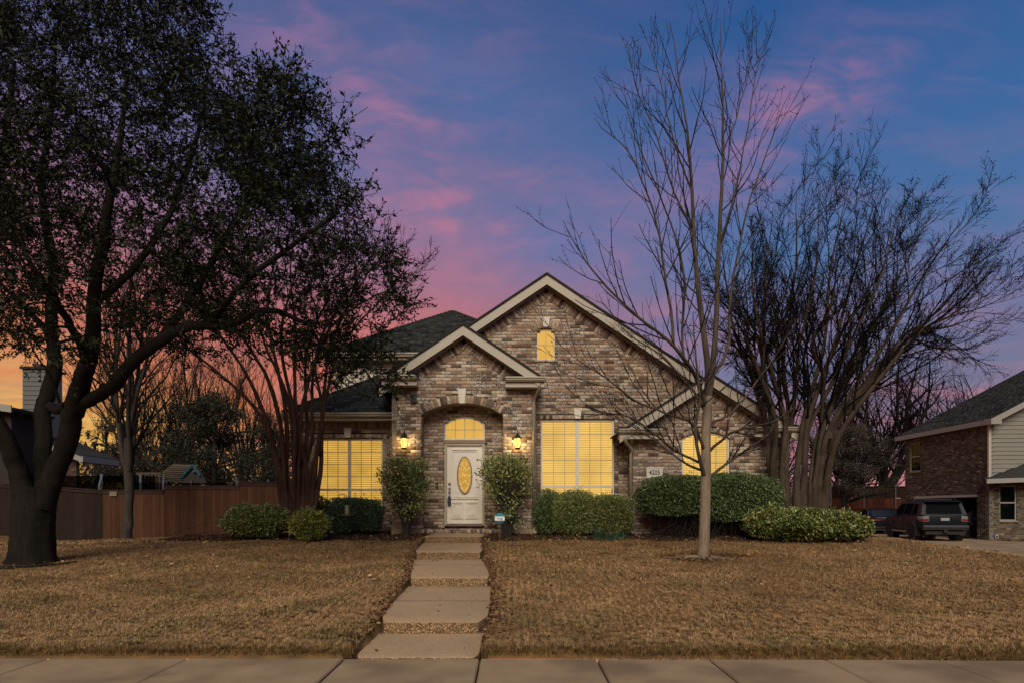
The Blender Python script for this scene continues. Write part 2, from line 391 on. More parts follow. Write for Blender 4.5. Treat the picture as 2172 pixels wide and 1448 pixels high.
# street in front (behind the camera's feet) and the sidewalk slabs
npmesh('street', np.array([(-300, -12, -.26), (300, -12, -.26), (300, 2.2, -.24), (-300, 2.2, -.24)]), np.array([[0, 1, 2, 3]]), mat('asphalt', (.05, .05, .05), .9, .2, 20), kind='structure')
MB().box(-300, 300, 2.2, 2.4, -.3, .0).build('kerb', M['concrete'], kind='structure')
npmesh('verge', np.array([(-300, 2.4, -.004), (300, 2.4, -.004), (300, 3.9, .03), (-300, 3.9, .03)]), np.array([[0, 1, 2, 3]]), M['lawn'], kind='structure')
walk = thing('sidewalk', (0, 5, 0), 'pale concrete sidewalk running along the front of the lawn', None, None, 'structure')
jx = [-14.5, -13.4, -12.2, -11, -9.8, -8.65, -7.5, -6.35, -5.2, -4.05, -2.83, -1.47, -.28, .74, 1.72, 2.72, 3.70, 4.70, 5.7, 6.7, 7.7, 8.8, 9.9, 11, 12.1, 13.3, 14.5]
for i, (a, b) in enumerate(zip(jx[:-1], jx[1:])):
    g = .008; dz_ = random.uniform(-.004, .004)
    ea = 5.36 - .0 * a; 
    q = MB(); zz = .062 + dz_
    x0, x1 = a + g, b - g
    yb0, yb1 = 5.36 - .012 * max(0, a), 5.36 - .012 * max(0, b)
    e = .012
    v = [(x0, 3.9, -.1), (x1, 3.9, -.1), (x1, yb1, -.1), (x0, yb0, -.1), (x0, 3.9, zz - e - .02), (x1, 3.9, zz - e - .02), (x1, yb1, zz - e), (x0, yb0, zz - e),
         (x0 + e, 3.9 + e, zz - .02), (x1 - e, 3.9 + e, zz - .02), (x1 - e, yb1 - e, zz), (x0 + e, yb0 - e, zz)]
    q.add(v, [[0, 1, 5, 4], [1, 2, 6, 5], [2, 3, 7, 6], [3, 0, 4, 7], [4, 5, 9, 8], [5, 6, 10, 9], [6, 7, 11, 10], [7, 4, 8, 11], [8, 9, 10, 11]])
    q.build('sidewalk_slab', M['concrete'], walk)
# curving walk of five exposed-aggregate slabs
way = thing('front_path', (-1, 10, .3), 'stepped front path of exposed aggregate slabs leading to the door', None, None, 'structure')
def slab(y0, y1, z0, z1, bulge=0):
    n = 9; t = np.linspace(0, 1, n); yy = y0 + (y1 - y0) * t
    l, r = path_edges(np.clip(yy, 5.36, 15.6))
    l = l - .03 * np.sin(t * math.pi) * 0; zz = z0 + (z1 - z0) * t
    # rounded front corners where a slab juts out over the one below
    l = l + .05 * np.exp(-t * 14); r = r - .05 * np.exp(-t * 14)
    V = []
    for i in range(n):
        V += [(l[i], yy[i], zz[i]), (l[i] * .5 + r[i] * .5, yy[i] - (.03 * bulge if i == 0 else 0), zz[i] + .004), (r[i], yy[i], zz[i])]
    for i in range(n):
        V += [(l[i], yy[i], zz[i] - .25), (l[i] * .5 + r[i] * .5, yy[i] - (.03 * bulge if i == 0 else 0), zz[i] - .25), (r[i], yy[i], zz[i] - .25)]
    Q = []; o = 3 * n
    for i in range(n - 1):
        for k in range(2): Q.append([i * 3 + k, i * 3 + k + 1, i * 3 + k + 4, i * 3 + k + 3])
        Q.append([i * 3, i * 3 + 3, o + i * 3 + 3, o + i * 3]); Q.append([i * 3 + 2, o + i * 3 + 2, o + i * 3 + 5, i * 3 + 5])
    for k in range(2): Q.append([k, o + k, o + k + 1, k + 1]); Q.append([(n - 1) * 3 + k, (n - 1) * 3 + k + 1, o + (n - 1) * 3 + k + 1, o + (n - 1) * 3 + k])
    ob = npmesh('path_slab', np.array(V), np.array(Q), M['aggregate'], way)
    bv = ob.modifiers.new('bevel', 'BEVEL'); bv.width = .012; bv.segments = 2; bv.limit_method = 'ANGLE'
slab(5.37, 6.24, .066, .115); slab(6.2, 8.85, .229, .268, 1); slab(8.8, 11.7, .39, .435, 1); slab(11.65, 14.45, .57, .606, 1); slab(14.4, 15.58, .75, .774, 1)
# saw-cut joints across the two long slabs
for y, z in ((7.5, .2495), (10.6, .4195)):
    l, r = path_edges(y); MB().box(l + .02, r - .02, y - .006, y + .006, z - .01, z + .006).build('saw_joint', M['found'], way)
npmesh('driveway', np.array([(x, y, .034) for x, y in DRIVE]), [list(range(len(DRIVE)))], M['concrete'], kind='structure')
# ================================================================== the brick house
HB = .74           # foot of the brickwork
house = thing('brick_house', (0, 16, .7), 'mottled brown brick house with cream gables, glowing yellow windows and a white front door', 'house')
BRK = np.array([s2l(c) for c in [(162, 142, 120), (146, 124, 104), (128, 107, 89), (104, 86, 72), (80, 66, 56), (152, 127, 105), (174, 156, 135), (134, 106, 90), (118, 104, 92), (88, 73, 62)]])
BRKP = np.array([.17, .16, .13, .10, .09, .12, .08, .06, .05, .04])
COURSE, BL, BH, JT = .0834, .247, .0725, .0105
def brick_colour(n):
    c = BRK[rng.choice(len(BRK), n, p=BRKP)] * rng.uniform(.80, 1.18, (n, 1))
    w = np.where(rng.random(n) < .46, rng.uniform(.5, 1.0, n), rng.uniform(0, .14, n))
    return np.concatenate([c * 1.05, w[:, None]], 1)
class Bricks:
    """bricks laid in a plane: centre, half sizes and the two in-plane axes of every brick"""
    def __init__(s): s.c = []; s.u = []; s.v = []; s.hw = []; s.hh = []; s.d = []; s.front = []
    def add(s, c, u, v, w, h, d=.10, proud=0.0, front=True):
        s.c.append(c); s.u.append(u); s.v.append(v); s.hw.append(w / 2); s.hh.append(h / 2); s.d.append((d, proud)); s.front.append(front)
    def arrays(s, idx):
        c = np.array(s.c)[idx]; u = np.array(s.u)[idx]; v = np.array(s.v)[idx]; n = np.cross(u, v)      # outward normal
        hw = np.array(s.hw)[idx][:, None]; hh = np.array(s.hh)[idx][:, None]; d = np.array(s.d)[idx]
        k = len(c); jit = rng.uniform(-.0025, .0025, (k, 1)) + d[:, 1:2]
        e = np.minimum(.004, hh * .2)
        V = np.empty((k, 12, 3))
        for i, (a, b) in enumerate(((-1, -1), (1, -1), (1, 1), (-1, 1))):
            tl = rng.normal(0, .0012, (k, 1))
            V[:, i] = c + u * hw * a + v * hh * b - n * (d[:, :1] - jit)
            V[:, 4 + i] = c + u * hw * a + v * hh * b + n * (jit - .004)
            V[:, 8 + i] = c + u * (hw - e) * a + v * (hh - e) * b + n * (jit + tl)
        f = np.array([[8, 9, 10, 11], [4, 5, 9, 8], [5, 6, 10, 9], [6, 7, 11, 10], [7, 4, 8, 11], [0, 1, 5, 4], [1, 2, 6, 5], [2, 3, 7, 6], [3, 0, 4, 7]])
        return V, f
    def build(s, parent, m, n_single=0, prefer=None, name='brick', colour=brick_colour):
        n = len(s.c)
        if not n: return
        order = np.arange(n)
        if n_single:
            key = np.array([prefer(s.c[i]) if s.front[i] else 1e9 for i in range(n)]); order = np.argsort(key)
        one, rest = order[:n_single], order[n_single:]
        if len(rest):
            V, f = s.arrays(rest); k = len(rest); cc = np.repeat(colour(k), 12, 0)
            Fc = (f[None] + (np.arange(k) * 12)[:, None, None]).reshape(-1, 4)
            npmesh('brickwork', V.reshape(-1, 3), Fc, m, parent, cc, kind='stuff')
        cache = {}
        for i in one:      # single bricks share a few meshes between alike ones
            key = (round(s.hw[i], 3), round(s.hh[i], 3), random.randrange(14))
            u, v = np.array(s.u[i], float), np.array(s.v[i], float); nn = np.cross(u, v)
            if key not in cache:
                t = Bricks(); t.add((0, 0, 0), (1, 0, 0), (0, 0, 1), s.hw[i] * 2, s.hh[i] * 2, *s.d[i]); V, f = t.arrays([0])
                ob = npmesh(name, V[0], f, m, None, np.repeat(colour(1), 12, 0)); cache[key] = ob.data
                ob.parent = parent
            else:
                ob = bpy.data.objects.new(name, cache[key]); C.objects.link(ob); ob.parent = parent
            from mathutils import Matrix
            R_ = Matrix((u, -nn, v)).transposed()
            ob.matrix_local = Matrix.Translation(Vector(s.c[i]) - wloc(parent)) @ R_.to_4x4()
def cut(iv, a, b):
    out = []
    for x, y in iv:
        if b <= x or a >= y: out.append((x, y)); continue
        if a > x: out.append((x, a))
        if b < y: out.append((b, y))
    return out
def lay(B, mort, org, u, n, z0, z1, spans, depth=.12, holes=(), mint=.03, course=COURSE, bl=BL, bh=BH):
    """fill a wall: spans(z) -> intervals along u; holes are functions z -> (a,b) or None. mort (MB) gets the mortar courses"""
    org = np.array(org, float); u = np.array(u, float); n = np.array(n, float); up = np.array((0, 0, 1.0))
    k = 0; z = z0
    while z < z1 - .01:
        h = min(course, z1 - z); zm = z + h / 2
        iv = spans(zm)
        for H in holes:
            r = H(zm)
            if r: iv = cut(iv, *r)
        for a, b in iv:
            if b - a < .02: continue
            if mort is not None:
                c = org + u * (a + b) / 2 + up * zm
                mort.obox(c - n * (depth / 2 + .008), u * (b - a), n * (depth), up * h)
            off = 0 if k % 2 else (bl + JT) / 2
            p = math.floor((a + off) / (bl + JT)) * (bl + JT) - off
            while p < b:
                x0, x1 = max(p, a + .001), min(p + bl, b - .001)
                if x1 - x0 > mint: B.add(tuple(org + u * (x0 + x1) / 2 + up * zm), tuple(u), (0, 0, 1), x1 - x0, min(bh, h - .004), .012)
                p += bl + JT
        z += course; k += 1
XU, YN = (1, 0, 0), (0, -1, 0)
def rake_row(B, mort, xc, za, slope, Y, x_end, side, L=.235, proud=.014):
    """soldier bricks set square to the rake; za = height of the band's outer edge at the apex"""
    ln = math.hypot(1, slope); ux, uz = side / ln, -slope / ln            # down the slope
    nx, nz = -uz * -1 * side * side, 0
    px_, pz_ = -slope / ln * side, -1 / ln                                  # perpendicular, pointing down into the wall
    step = .0834; s = .045; tot = abs(x_end - xc) * ln
    while s < tot:
        ox, oz = xc + ux * s, za + uz * s
        c = (ox + px_ * L / 2, Y, oz + pz_ * L / 2)
        uu = np.array((ux, 0, uz)) * side; vv = np.array((-px_, 0, -pz_))
        if abs(c[0] - xc) > .03: B.add(c, tuple(uu), tuple(vv), .072, L, .03, proud)
        s += step
    a = np.array((xc, Y, za)) ; e = np.array((xc + ux * tot, Y, za + uz * tot)); q = np.array((px_, 0, pz_)) * L
    mort.obox((a + e) / 2 + q / 2 + np.array((0, .022, 0)), e - a, (0, .05, 0), q)
def board(x0, z0, x1, z1, Y0, Y1, h, name, m, parent, down=True):
    """sloping board between two points in the x-z plane, hanging h below the line"""
    mb = MB(); mb.prism([(x0, z0), (x1, z1), (x1, z1 - h), (x0, z0 - h)], 'y', Y0, Y1); return mb.build(name, m, parent)

# ---- shared single-brick parent: the portico wall carries the individually built bricks
# ---------------- portico -----------------------------------------------------------
PY = 15.6
pw = MB(); pB = Bricks()
pxl, pxr, pxc = PX(831, PY), PX(1137, PY), -1.225
p_apex, p_slope = 5.97, .665
nl, nr = PX(893, PY), PX(1067, PY); nc = (nl + nr) / 2; hc = (nr - nl) / 2
spr, rise = 3.80, .30
Ra = (hc * hc + rise * rise) / (2 * rise); za_ = spr + rise - Ra
ang_ = math.asin(hc / Ra)
def niche(z):
    if z < spr: return (nl, nr)
    d = z - za_
    w = min(math.sqrt(max(0, (Ra + .205) ** 2 - d * d)), d * math.tan(ang_))
    return (nc - w, nc + w) if w > .02 else None
def p_span(z):
    top = p_apex - .27
    w = (top - z) / p_slope
    a, b = max(pxl, pxc - w), min(pxr, pxc + w)
    return [(a, b)] if b - a > .05 else []
lay(pB, pw, (0, PY, 0), XU, YN, HB + .17, 5.72, p_span, .46, (niche,))
# arch ring
for i in range(27):
    a = -ang_ + (i + .5) * 2 * ang_ / 27
    if abs(a) < .035: continue
    r = Ra + .1025; c = (nc + r * math.sin(a), PY, za_ + r * math.cos(a))
    pB.add(c, (math.cos(a), 0, -math.sin(a)), (math.sin(a), 0, math.cos(a)), .074, .205, .10, .008)
for s in (-1, 1): rake_row(pB, pw, pxc, p_apex - .25, p_slope, PY, pxc + s * 1.74, s)
# mortar behind the ring and the smooth arch underside
ring = [(nc + (Ra - .001) * math.sin(a), za_ + (Ra - .001) * math.cos(a)) for a in np.linspace(-ang_, ang_, 25)]
ring2 = [(nc + (Ra + .205) * math.sin(a), za_ + (Ra + .205) * math.cos(a)) for a in np.linspace(ang_, -ang_, 25)]
for i in range(24):
    pw.prism([ring[i], ring[i + 1], ring2[23 - i], ring2[24 - i]], 'y', PY + .008, PY + .49)
# inner niche cheeks
for x, nx in ((nl, 1), (nr, -1)):
    lay(pB, None, (x, PY if nx > 0 else PY, 0), (0, 1, 0) if nx > 0 else (0, -1, 0), (nx, 0, 0), HB + .17, spr, (lambda z: [(.005, .5)]) if nx > 0 else (lambda z: [(-.5, -.005)]))
for i in range(len(pB.c)):
    if abs(np.cross(pB.u[i], pB.v[i])[0]) > .5: pB.front[i] = False
portico = pw.build('brick_wall', M['mortar'], house)
pB.build(portico, M['brick'], 300, lambda c: (c[0] - nc) ** 2 + (c[2] - 3.2) ** 2 * .8)
# side of portico facing left (shadowed return wall)
sB, sM = Bricks(), MB()
lay(sB, sM, (pxl, PY, 0), (0, -1, 0), (-1, 0, 0), HB, 4.5, lambda z: [(-1.2, -.0)])
lay(sB, sM, (pxr, PY, 0), (0, 1, 0), (1, 0, 0), HB, 4.5, lambda z: [(0.0, .62)])
# niche back wall
NY = 16.09
dl, dr, dtop = PX(943, NY), PX(1028, NY), PZ(940, NY)
tz0, tz1, trise = PZ(932, NY), PZ(883, NY), .20
def door_hole(z):
    if z < tz0 - .0: return (dl, dr)
    if z < tz1: 
        # arched transom
        zz = z - (tz1 - trise); hw = (dr - dl) / 2
        if zz <= 0: return (dl, dr)
        R_ = (hw * hw + trise * trise) / (2 * trise); d = zz + R_ - trise
        w = math.sqrt(max(0, R_ * R_ - d * d)); return ((dl + dr) / 2 - w, (dl + dr) / 2 + w)
    return None
lay(sB, sM, (0, NY, 0), XU, YN, HB + .17, 4.25, lambda z: [(nl - .05, nr + .05)], .1, (door_hole,))
inner = sM.build('brick_wall', M['mortar'], house); sB.build(inner, M['brick'])
# footing, stoop and its rowlock edge
MB().box(pxl - .01, nl - .0, PY - .012, PY + .5, .55, HB + .168).build('footing', M['footing'], house); MB().box(nr, pxr + .01, PY - .012, PY + .5, .55, HB + .168).build('footing', M['footing'], house)
stp = MB().box(nl + .002, nr - .002, PY + .02, 17, .5, PZ(1121, PY) - .012).build('stoop', M['mortar'], house)
stB = Bricks(); x = nl + .04
while x < nr - .03:
    stB.add((x, PY + .02, PZ(1121, PY) - .058), XU, (0, 0, 1), .064, .085, .10, .012)
    for j in range(3): stB.add((x, PY + .13 + .21 * j, PZ(1121, PY) - .012), XU, (0, 1, 0), .064, .2, .03, .012)
    x += .0745
for zz in (.76, .82): 
    x = nl + .1
    while x < nr: stB.add((x, PY + .02, zz), XU, (0, 0, 1), .203, .056, .10, .005); x += .2135
stB.build(stp, M['brick'])

# ---------------- main gable wall ---------------------------------------------------
MY = 16.2
m_xc, m_apex, m_slope = .905, 7.465, .667
wx0, wx1, wz1, wz0 = PX(1147, MY), PX(1303, MY), PZ(889, MY), PZ(1064, MY)
gx0, gx1, gz0, gz1 = PX(1139, MY), PX(1177, MY), PZ(763, MY), PZ(697, MY)
mB, mM = Bricks(), MB()
def m_span(z):
    w = (m_apex - .27 - z) / m_slope
    return [(max(-3.0, m_xc - w), min(4.95, m_xc + w))]
hdr = .105
lay(mB, mM, (0, MY, 0), XU, YN, HB, 7.2, m_span, .12, (
    lambda z: (wx0 - .11, wx1 + .11) if wz0 - .02 < z < wz1 + hdr + .02 else None,
    lambda z: (gx0, gx1) if gz0 < z < gz1 - .06 else ((gx0 + .09, gx1 - .09) if gz1 - .06 <= z < gz1 + .01 else None)))
for s in (-1, 1): rake_row(mB, mM, m_xc, m_apex - .25, m_slope, MY, m_xc + s * 4.0, s)
def soldiers(B, x0, x1, zc, h, Y, w=.072, step=.0834, proud=.012):
    x = x0 + step / 2
    while x < x1: B.add((x, Y, zc), XU, (0, 0, 1), w, h, .04, proud); x += step
def jamb(B, x, z0, z1, Y, w=.1):
    z = z0
    while z < z1: B.add((x, Y, z + .041), XU, (0, 0, 1), w, .0725, .03, .008); z += .0834
def surround(B, Mo, x0, x1, z0, z1, Y, h=.105):
    soldiers(B, x0 - .11, x1 + .11, z1 + .012 + h / 2, h - .008, Y, proud=.016)
    for x in (x0 - .055, x1 + .055):
        jamb(B, x, z0 + .0, z1 + .005, Y)
        Mo.box(x - .055, x + .055, Y + .006, Y + .13, z0 - .02, z1 + .02)
    Mo.box(x0 - .11, x1 + .11, Y + .006, Y + .13, z1 + .012, z1 + h + .02)
surround(mB, mM, wx0, wx1, wz0, wz1, MY)
# small gable window: segmental head of splayed bricks, rowlock sill and a soldier panel under it
gxc = (gx0 + gx1) / 2
for s in (-1, 1):
    for k in range(4):
        a = s * (.20 + k * .155)
        mB.add((gxc + .60 * math.sin(a), MY, gz1 - .52 + .64 * math.cos(a)), (math.cos(a), 0, -math.sin(a)), (math.sin(a), 0, math.cos(a)), .07, .2, .03, .012)
soldiers(mB, gx0 - .06, gx1 + .06, gz0 - .032, .052, MY, proud=.035)
soldiers(mB, gx0 - .02, gx1 + .02, gz0 - .17, .19, MY, proud=.012)
main_wall = mM.build('brick_wall', M['mortar'], house); mB.build(main_wall, M['brick'])

# ---------------- right wing gable ---------------------------------------------------
RY = 15.6
r_xl, r_xr, r_xc, r_apex, r_slope = PX(1342, RY), 6.82, 4.944, 4.74, .64
rx0, rx1, rz1, rz0 = PX(1446, RY), PX(1548, RY), PZ(915, RY), PZ(1068, RY)
rrise = .17
rB, rM = Bricks(), MB()
def r_span(z):
    w = (r_apex - .27 - z) / r_slope
    a, b = max(r_xl, r_xc - w), min(r_xr, r_xc + w)
    return [(a, b)] if b - a > .04 else []
rxc = (rx0 + rx1) / 2; rh = (rx1 - rx0) / 2; rR = (rh * rh + rrise * rrise) / (2 * rrise); rzc = rz1 - rR; rA = math.asin(rh / rR)
def r_hole(z):
    if z < rz0: return None
    if z < rz1 - rrise: return (rx0, rx1)
    d = z - rzc; w = min(math.sqrt(max(0, (rR + .115) ** 2 - d * d)), d * math.tan(rA)); return (rxc - w, rxc + w) if w > .02 else None
lay(rB, rM, (0, RY, 0), XU, YN, HB, 4.5, r_span, .30, (r_hole,))
for i in range(17):
    a = -rA + (i + .5) * 2 * rA / 17; r = rR + .056
    rB.add((rxc + r * math.sin(a), RY, rzc + r * math.cos(a)), (math.cos(a), 0, -math.sin(a)), (math.sin(a), 0, math.cos(a)), .062, .105, .10, .014)
q1 = [(rxc + rR * math.sin(a), rzc + rR * math.cos(a)) for a in np.linspace(-rA, rA, 17)]; q2 = [(rxc + (rR + .115) * math.sin(a), rzc + (rR + .115) * math.cos(a)) for a in np.linspace(-rA, rA, 17)]
for i in range(16): rM.prism([q1[i], q1[i + 1], q2[i + 1], q2[i]], 'y', RY + .008, RY + .2)
for s in (-1, 1): rake_row(rB, rM, r_xc, r_apex - .25, r_slope, RY, r_xc + s * 1.75, s)
lay(rB, rM, (r_xl, RY, 0), (0, -1, 0), (-1, 0, 0), HB, 3.3, lambda z: [(-.62, 0)])
wing = rM.build('brick_wall', M['mortar'], house); rB.build(wing, M['brick'])

# ---------------- left wing -----------------------------------------------------------
LY = 16.8
l_x0, l_x1 = PX(637, LY), pxl + .02
lx0, lx1, lz1, lz0 = PX(668, LY), PX(812, LY), PZ(929, LY), PZ(1074, LY)
lB, lM = Bricks(), MB()
l_top = 3.84
lay(lB, lM, (0, LY, 0), XU, YN, HB, l_top - .24, lambda z: [(l_x0, l_x1)], .12, (lambda z: (lx0 - .11, lx1 + .11) if lz0 - .02 < z < lz1 + .125 else None,))
soldiers(lB, l_x0, l_x1, l_top - .125, .2, LY, proud=.004); lM.box(l_x0, l_x1, LY + .008, LY + .13, l_top - .24, l_top)
surround(lB, lM, lx0, lx1, lz0, lz1, LY)
lay(lB, lM, (l_x0, LY, 0), (0, -1, 0), (-1, 0, 0), HB, l_top, lambda z: [(-4, 0)])
left_wall = lM.build('brick_wall', M['mortar'], house); lB.build(left_wall, M['brick'])

# ---------------- solid cores of the house (keep daylight out) --------------------------
co = MB()
co.box(l_x0 + .15, l_x1, LY + .16, 27, .4, l_top)
co.prism([(-3.0, .4), (4.9, .4), (4.9, 4.5), (m_xc, 7.1), (-3.0, 4.5)], 'y', MY + .27, 24)
co.prism([(r_xl + .05, .4), (r_xr - .02, .4), (r_xr - .02, 3.15), (r_xc, 4.36), (r_xl + .05, 3.15)], 'y', RY + .33, 22)
co.box(-5.66, 1.2, 20.06, 27, 3.5, 6.4)
co.build('house_core', M['found'], house)

# ---------------- keystones -------------------------------------------------------------
def keystone(xc, z0, z1, w0, w1, Y, d=.05):
    MB().prism([(xc - w0 / 2, z0), (xc + w0 / 2, z0), (xc + w1 / 2, z1), (xc - w1 / 2, z1)], 'y', Y - d, Y + .06).build('keystone', M['keystone'], house)
keystone(nc + .0, PZ(853, PY) - .02, PZ(824, PY), .14, .21, PY)
keystone(PX(1225, MY), PZ(887, MY), PZ(865, MY), .15, .215, MY)
keystone(PX(1158, MY), PZ(694, MY), PZ(674, MY), .14, .21, MY)
keystone(PX(738, LY), PZ(927, LY), PZ(906, LY), .15, .215, LY)

# ---------------- windows ---------------------------------------------------------------
GLOW = s2l((240, 194, 88))
M['slat'] = emitmat('lit_blind_slat', s2l((242, 197, 106)), .50, .12, 1.3); M['slat_dim'] = emitmat('dim_blind_slat', s2l((232, 182, 84)), .43, .16, 2.2); M['room_dim'] = emitmat('dim_room', s2l((176, 124, 40)), .28, .1, 1.3)
M['room'] = emitmat('lit_room', s2l((206, 154, 62)), .38, .10, 1.3)
M['roomflat'] = emitmat('lit_shade', s2l((238, 186, 88)), .43, .08, 1.1)
def arc_top(x0, x1, z1, rise):
    xc, hw = (x0 + x1) / 2, (x1 - x0) / 2
    if rise <= 0: return lambda x: z1
    R_ = (hw * hw + rise * rise) / (2 * rise); return lambda x: z1 - R_ + math.sqrt(max(0, R_ * R_ - (x - xc) ** 2))
def window(x0, x1, z0, z1, Y, halves=2, cols=3, rows=4, rail=None, low_rows=1, rise=0, blinds=True, fw=.045, mull=.075, label=None, dark=False):
    """frame flush just inside the brick; panes between muntins; lit slats behind"""
    top = arc_top(x0, x1, z1, rise); yf = Y + .05
    fr = MB()
    fr.box(x0, x0 + fw, yf, yf + .06, z0, top(x0 + .001)); fr.box(x1 - fw, x1, yf, yf + .06, z0, top(x1 - .001)); fr.box(x0 + fw, x1 - fw, yf, yf + .06, z0, z0 + fw)
    xsn = np.linspace(x0 + (0 if rise else fw), x1 - (0 if rise else fw), 13 if rise else 2)
    for a, b in zip(xsn[:-1], xsn[1:]): fr.prism([(a, top(a)), (b, top(b)), (b, top(b) - fw), (a, top(a) - fw)], 'y', yf - .001, yf + .059)
    if halves == 2: fr.box((x0 + x1) / 2 - mull / 2, (x0 + x1) / 2 + mull / 2, yf - .012, yf + .05, z0 + fw, z1 - fw if not rise else top((x0 + x1) / 2) - fw)
    if rail: fr.box(x0 + fw, x1 - fw, yf - .006, yf + .05, rail - .028, rail + .028)
    w = fr.build('window', M['frame'], house)
    slat_m, room_m = (M['slat'], M['room']) if Y < 16.5 else (M['slat_dim'], M['room_dim'])
    if label: w['label'] = label
    xc = (x0 + x1) / 2
    bays = [(x0 + fw, xc - mull / 2), (xc + mull / 2, x1 - fw)] if halves == 2 else [(x0 + fw, x1 - fw)]
    zs_list = [(rail + .028, z1 - fw, rows), (z0 + fw, rail - .028, low_rows)] if rail else [(z0 + fw, z1 - fw, rows)]
    mt = MB(); mw = .013
    for a, b in bays:
        for za, zb, nrow in zs_list:
            ce = np.linspace(a, b, cols + 1)
            re_ = np.linspace(za, zb - (rise * .35 if rise else 0), nrow + 1)
            for i in range(1, cols): mt.box(ce[i] - mw / 2, ce[i] + mw / 2, yf + .022, yf + .034, za, min(zb if not rise else 99, top(ce[i]) - fw))
            for j in range(1, nrow): mt.box(a, b, yf + .0222, yf + .0338, re_[j] - mw / 2, re_[j] + mw / 2)
            for i in range(cols):
                for j in range(nrow):
                    xa, xb = ce[i] + mw / 2, ce[i + 1] - mw / 2; pa, pb = re_[j] + mw / 2, re_[j + 1] - mw / 2
                    if rise and j == nrow - 1: poly = [(xa, pa), (xb, pa)] + [(xx, top(xx) - fw) for xx in np.linspace(xb, xa, 5)]
                    else: poly = [(xa, pa), (xb, pa), (xb, pb), (xa, pb)]
                    MB().prism(poly, 'y', yf + .026, yf + .030).build('pane', M['darkpane' if dark else 'pane'], w)
    if mt.v: mt.build('muntin', M['muntin'], w)
    bk = [(x0 + .01, z0 + .01), (x1 - .01, z0 + .01)] + [(xx, top(xx) - .01) for xx in np.linspace(x1 - .01, x0 + .01, 11 if rise else 2)]
    if dark: MB().prism(bk, 'y', yf + .085, yf + .1).build('backing', M['black'], w)
    else: MB().prism(bk, 'y', yf + .085, yf + .1).build('lit_shade', room_m if blinds else M['roomflat'], w)
    if blinds and not dark:
        sb = MB()
        for a, b in bays:
            z = z0 + .03
            while z < max(top(xc), z1) - fw - .01:
                aa, bb = a, b
                if rise and z > z1 - rise - fw:
                    ok = [xx for xx in np.linspace(a, b, 41) if top(xx) - fw > z + .03]
                    if not ok: break
                    aa, bb = min(ok), max(ok)
                sb.add([(aa, yf + .058, z), (bb, yf + .058, z), (bb, yf + .078, z + .046), (aa, yf + .078, z + .046), (aa, yf + .061, z - .001), (bb, yf + .061, z - .001), (bb, yf + .081, z + .045), (aa, yf + .081, z + .045)],
                       [[0, 1, 2, 3], [7, 6, 5, 4], [0, 4, 5, 1], [3, 2, 6, 7]])
                z += .060
        sb.build('blind', slat_m, w, kind='stuff')
    return w
window(lx0, lx1, lz0, lz1, LY, 2, 3, 4, PZ(1037, LY), 1)
window(wx0, wx1, wz0, wz1, MY, 2, 3, 5, PZ(1031, MY), 1)
window(rx0, rx1, rz0, rz1, RY, 1, 4, 5, None, rise=rrise)
window(gx0, gx1, gz0, gz1 + .0, MY, 1, 2, 2, None, rise=.05, blinds=False, fw=.03)
window(dl, dr, tz0, tz1, NY - .03, 1, 4, 2, None, rise=trise, blinds=False, fw=.04)
MB().box(dl - .03, dr + .03, NY - .035, NY + .05, dtop + .005, tz0 - .004).build('window_sill', M['footing'], house)

# ---------------- front door -------------------------------------------------------------
fx0, fx1, fz0 = dl, dr, PZ(1113, NY)
mb = MB(); fw = .058
mb.box(fx0, fx0 + fw, NY - .02, NY + .09, fz0, dtop); mb.box(fx1 - fw, fx1, NY - .02, NY + .09, fz0, dtop); mb.box(fx0 + fw, fx1 - fw, NY - .02, NY + .09, dtop - fw * .8, dtop)
mb.build('door_frame', M['doorframe'], house)
MB().box(fx0 + fw, fx1 - fw, NY - .03, NY + .1, fz0 - .02, fz0 + .035).build('threshold', M['metal'], house)
ax, bx, az, bz, dy_ = fx0 + fw + .004, fx1 - fw - .004, fz0 + .045, dtop - fw * .8 - .004, NY + .03
door = MB().box(ax, bx, dy_, dy_ + .045, az, bz).build('front_door', M['door'], house); door['label'] = 'white panelled front door with an oval glass light'
dcx = (ax + bx) / 2; ozc, oa, ob = PZ(1007, NY), .168, .46
def frame_ring(mb, x0, x1, z0, z1, w, y0, y1):
    mb.prism([(x0, z0), (x1, z0), (x1 - w, z0 + w), (x0 + w, z0 + w)], 'y', y0, y1); mb.prism([(x0, z1), (x0 + w, z1 - w), (x1 - w, z1 - w), (x1, z1)], 'y', y0, y1)
    mb.prism([(x0, z0), (x0 + w, z0 + w), (x0 + w, z1 - w), (x0, z1)], 'y', y0, y1); mb.prism([(x1, z0), (x1, z1), (x1 - w, z1 - w), (x1 - w, z0 + w)], 'y', y0, y1)
mz = az + (bz - az) * .315
for (x0, x1, z0, z1) in ((ax + .11, bx - .11, mz, bz - .09), (ax + .11, dcx - .03, az + .13, mz - .07), (dcx + .03, bx - .11, az + .13, mz - .07)):
    mb = MB(); frame_ring(mb, x0, x1, z0, z1, .028, dy_ - .028, dy_ + .002); frame_ring(mb, x0 + .05, x1 - .05, z0 + .05, z1 - .05, .018, dy_ - .018, dy_ + .002)
    if z1 < mz: mb.box(x0 + .085, x1 - .085, dy_ - .02, dy_ + .002, z0 + .085, z1 - .085)
    mb.build('door_panel', M['door'], door)
ell = lambda k, r: (dcx + (oa + r) * math.cos(k), ozc + (ob + r) * math.sin(k))
mb = MB(); ks = np.linspace(0, 2 * math.pi, 41)
for a, b in zip(ks[:-1], ks[1:]): mb.prism([ell(a, 0), ell(a, .035), ell(b, .035), ell(b, 0)], 'y', dy_ - .024, dy_ + .002)
mb.build('oval_frame', M['metal'], door)
M['oval'] = emitmat('lit_oval_glass', s2l((214, 162, 74)), .40, .16, 9)
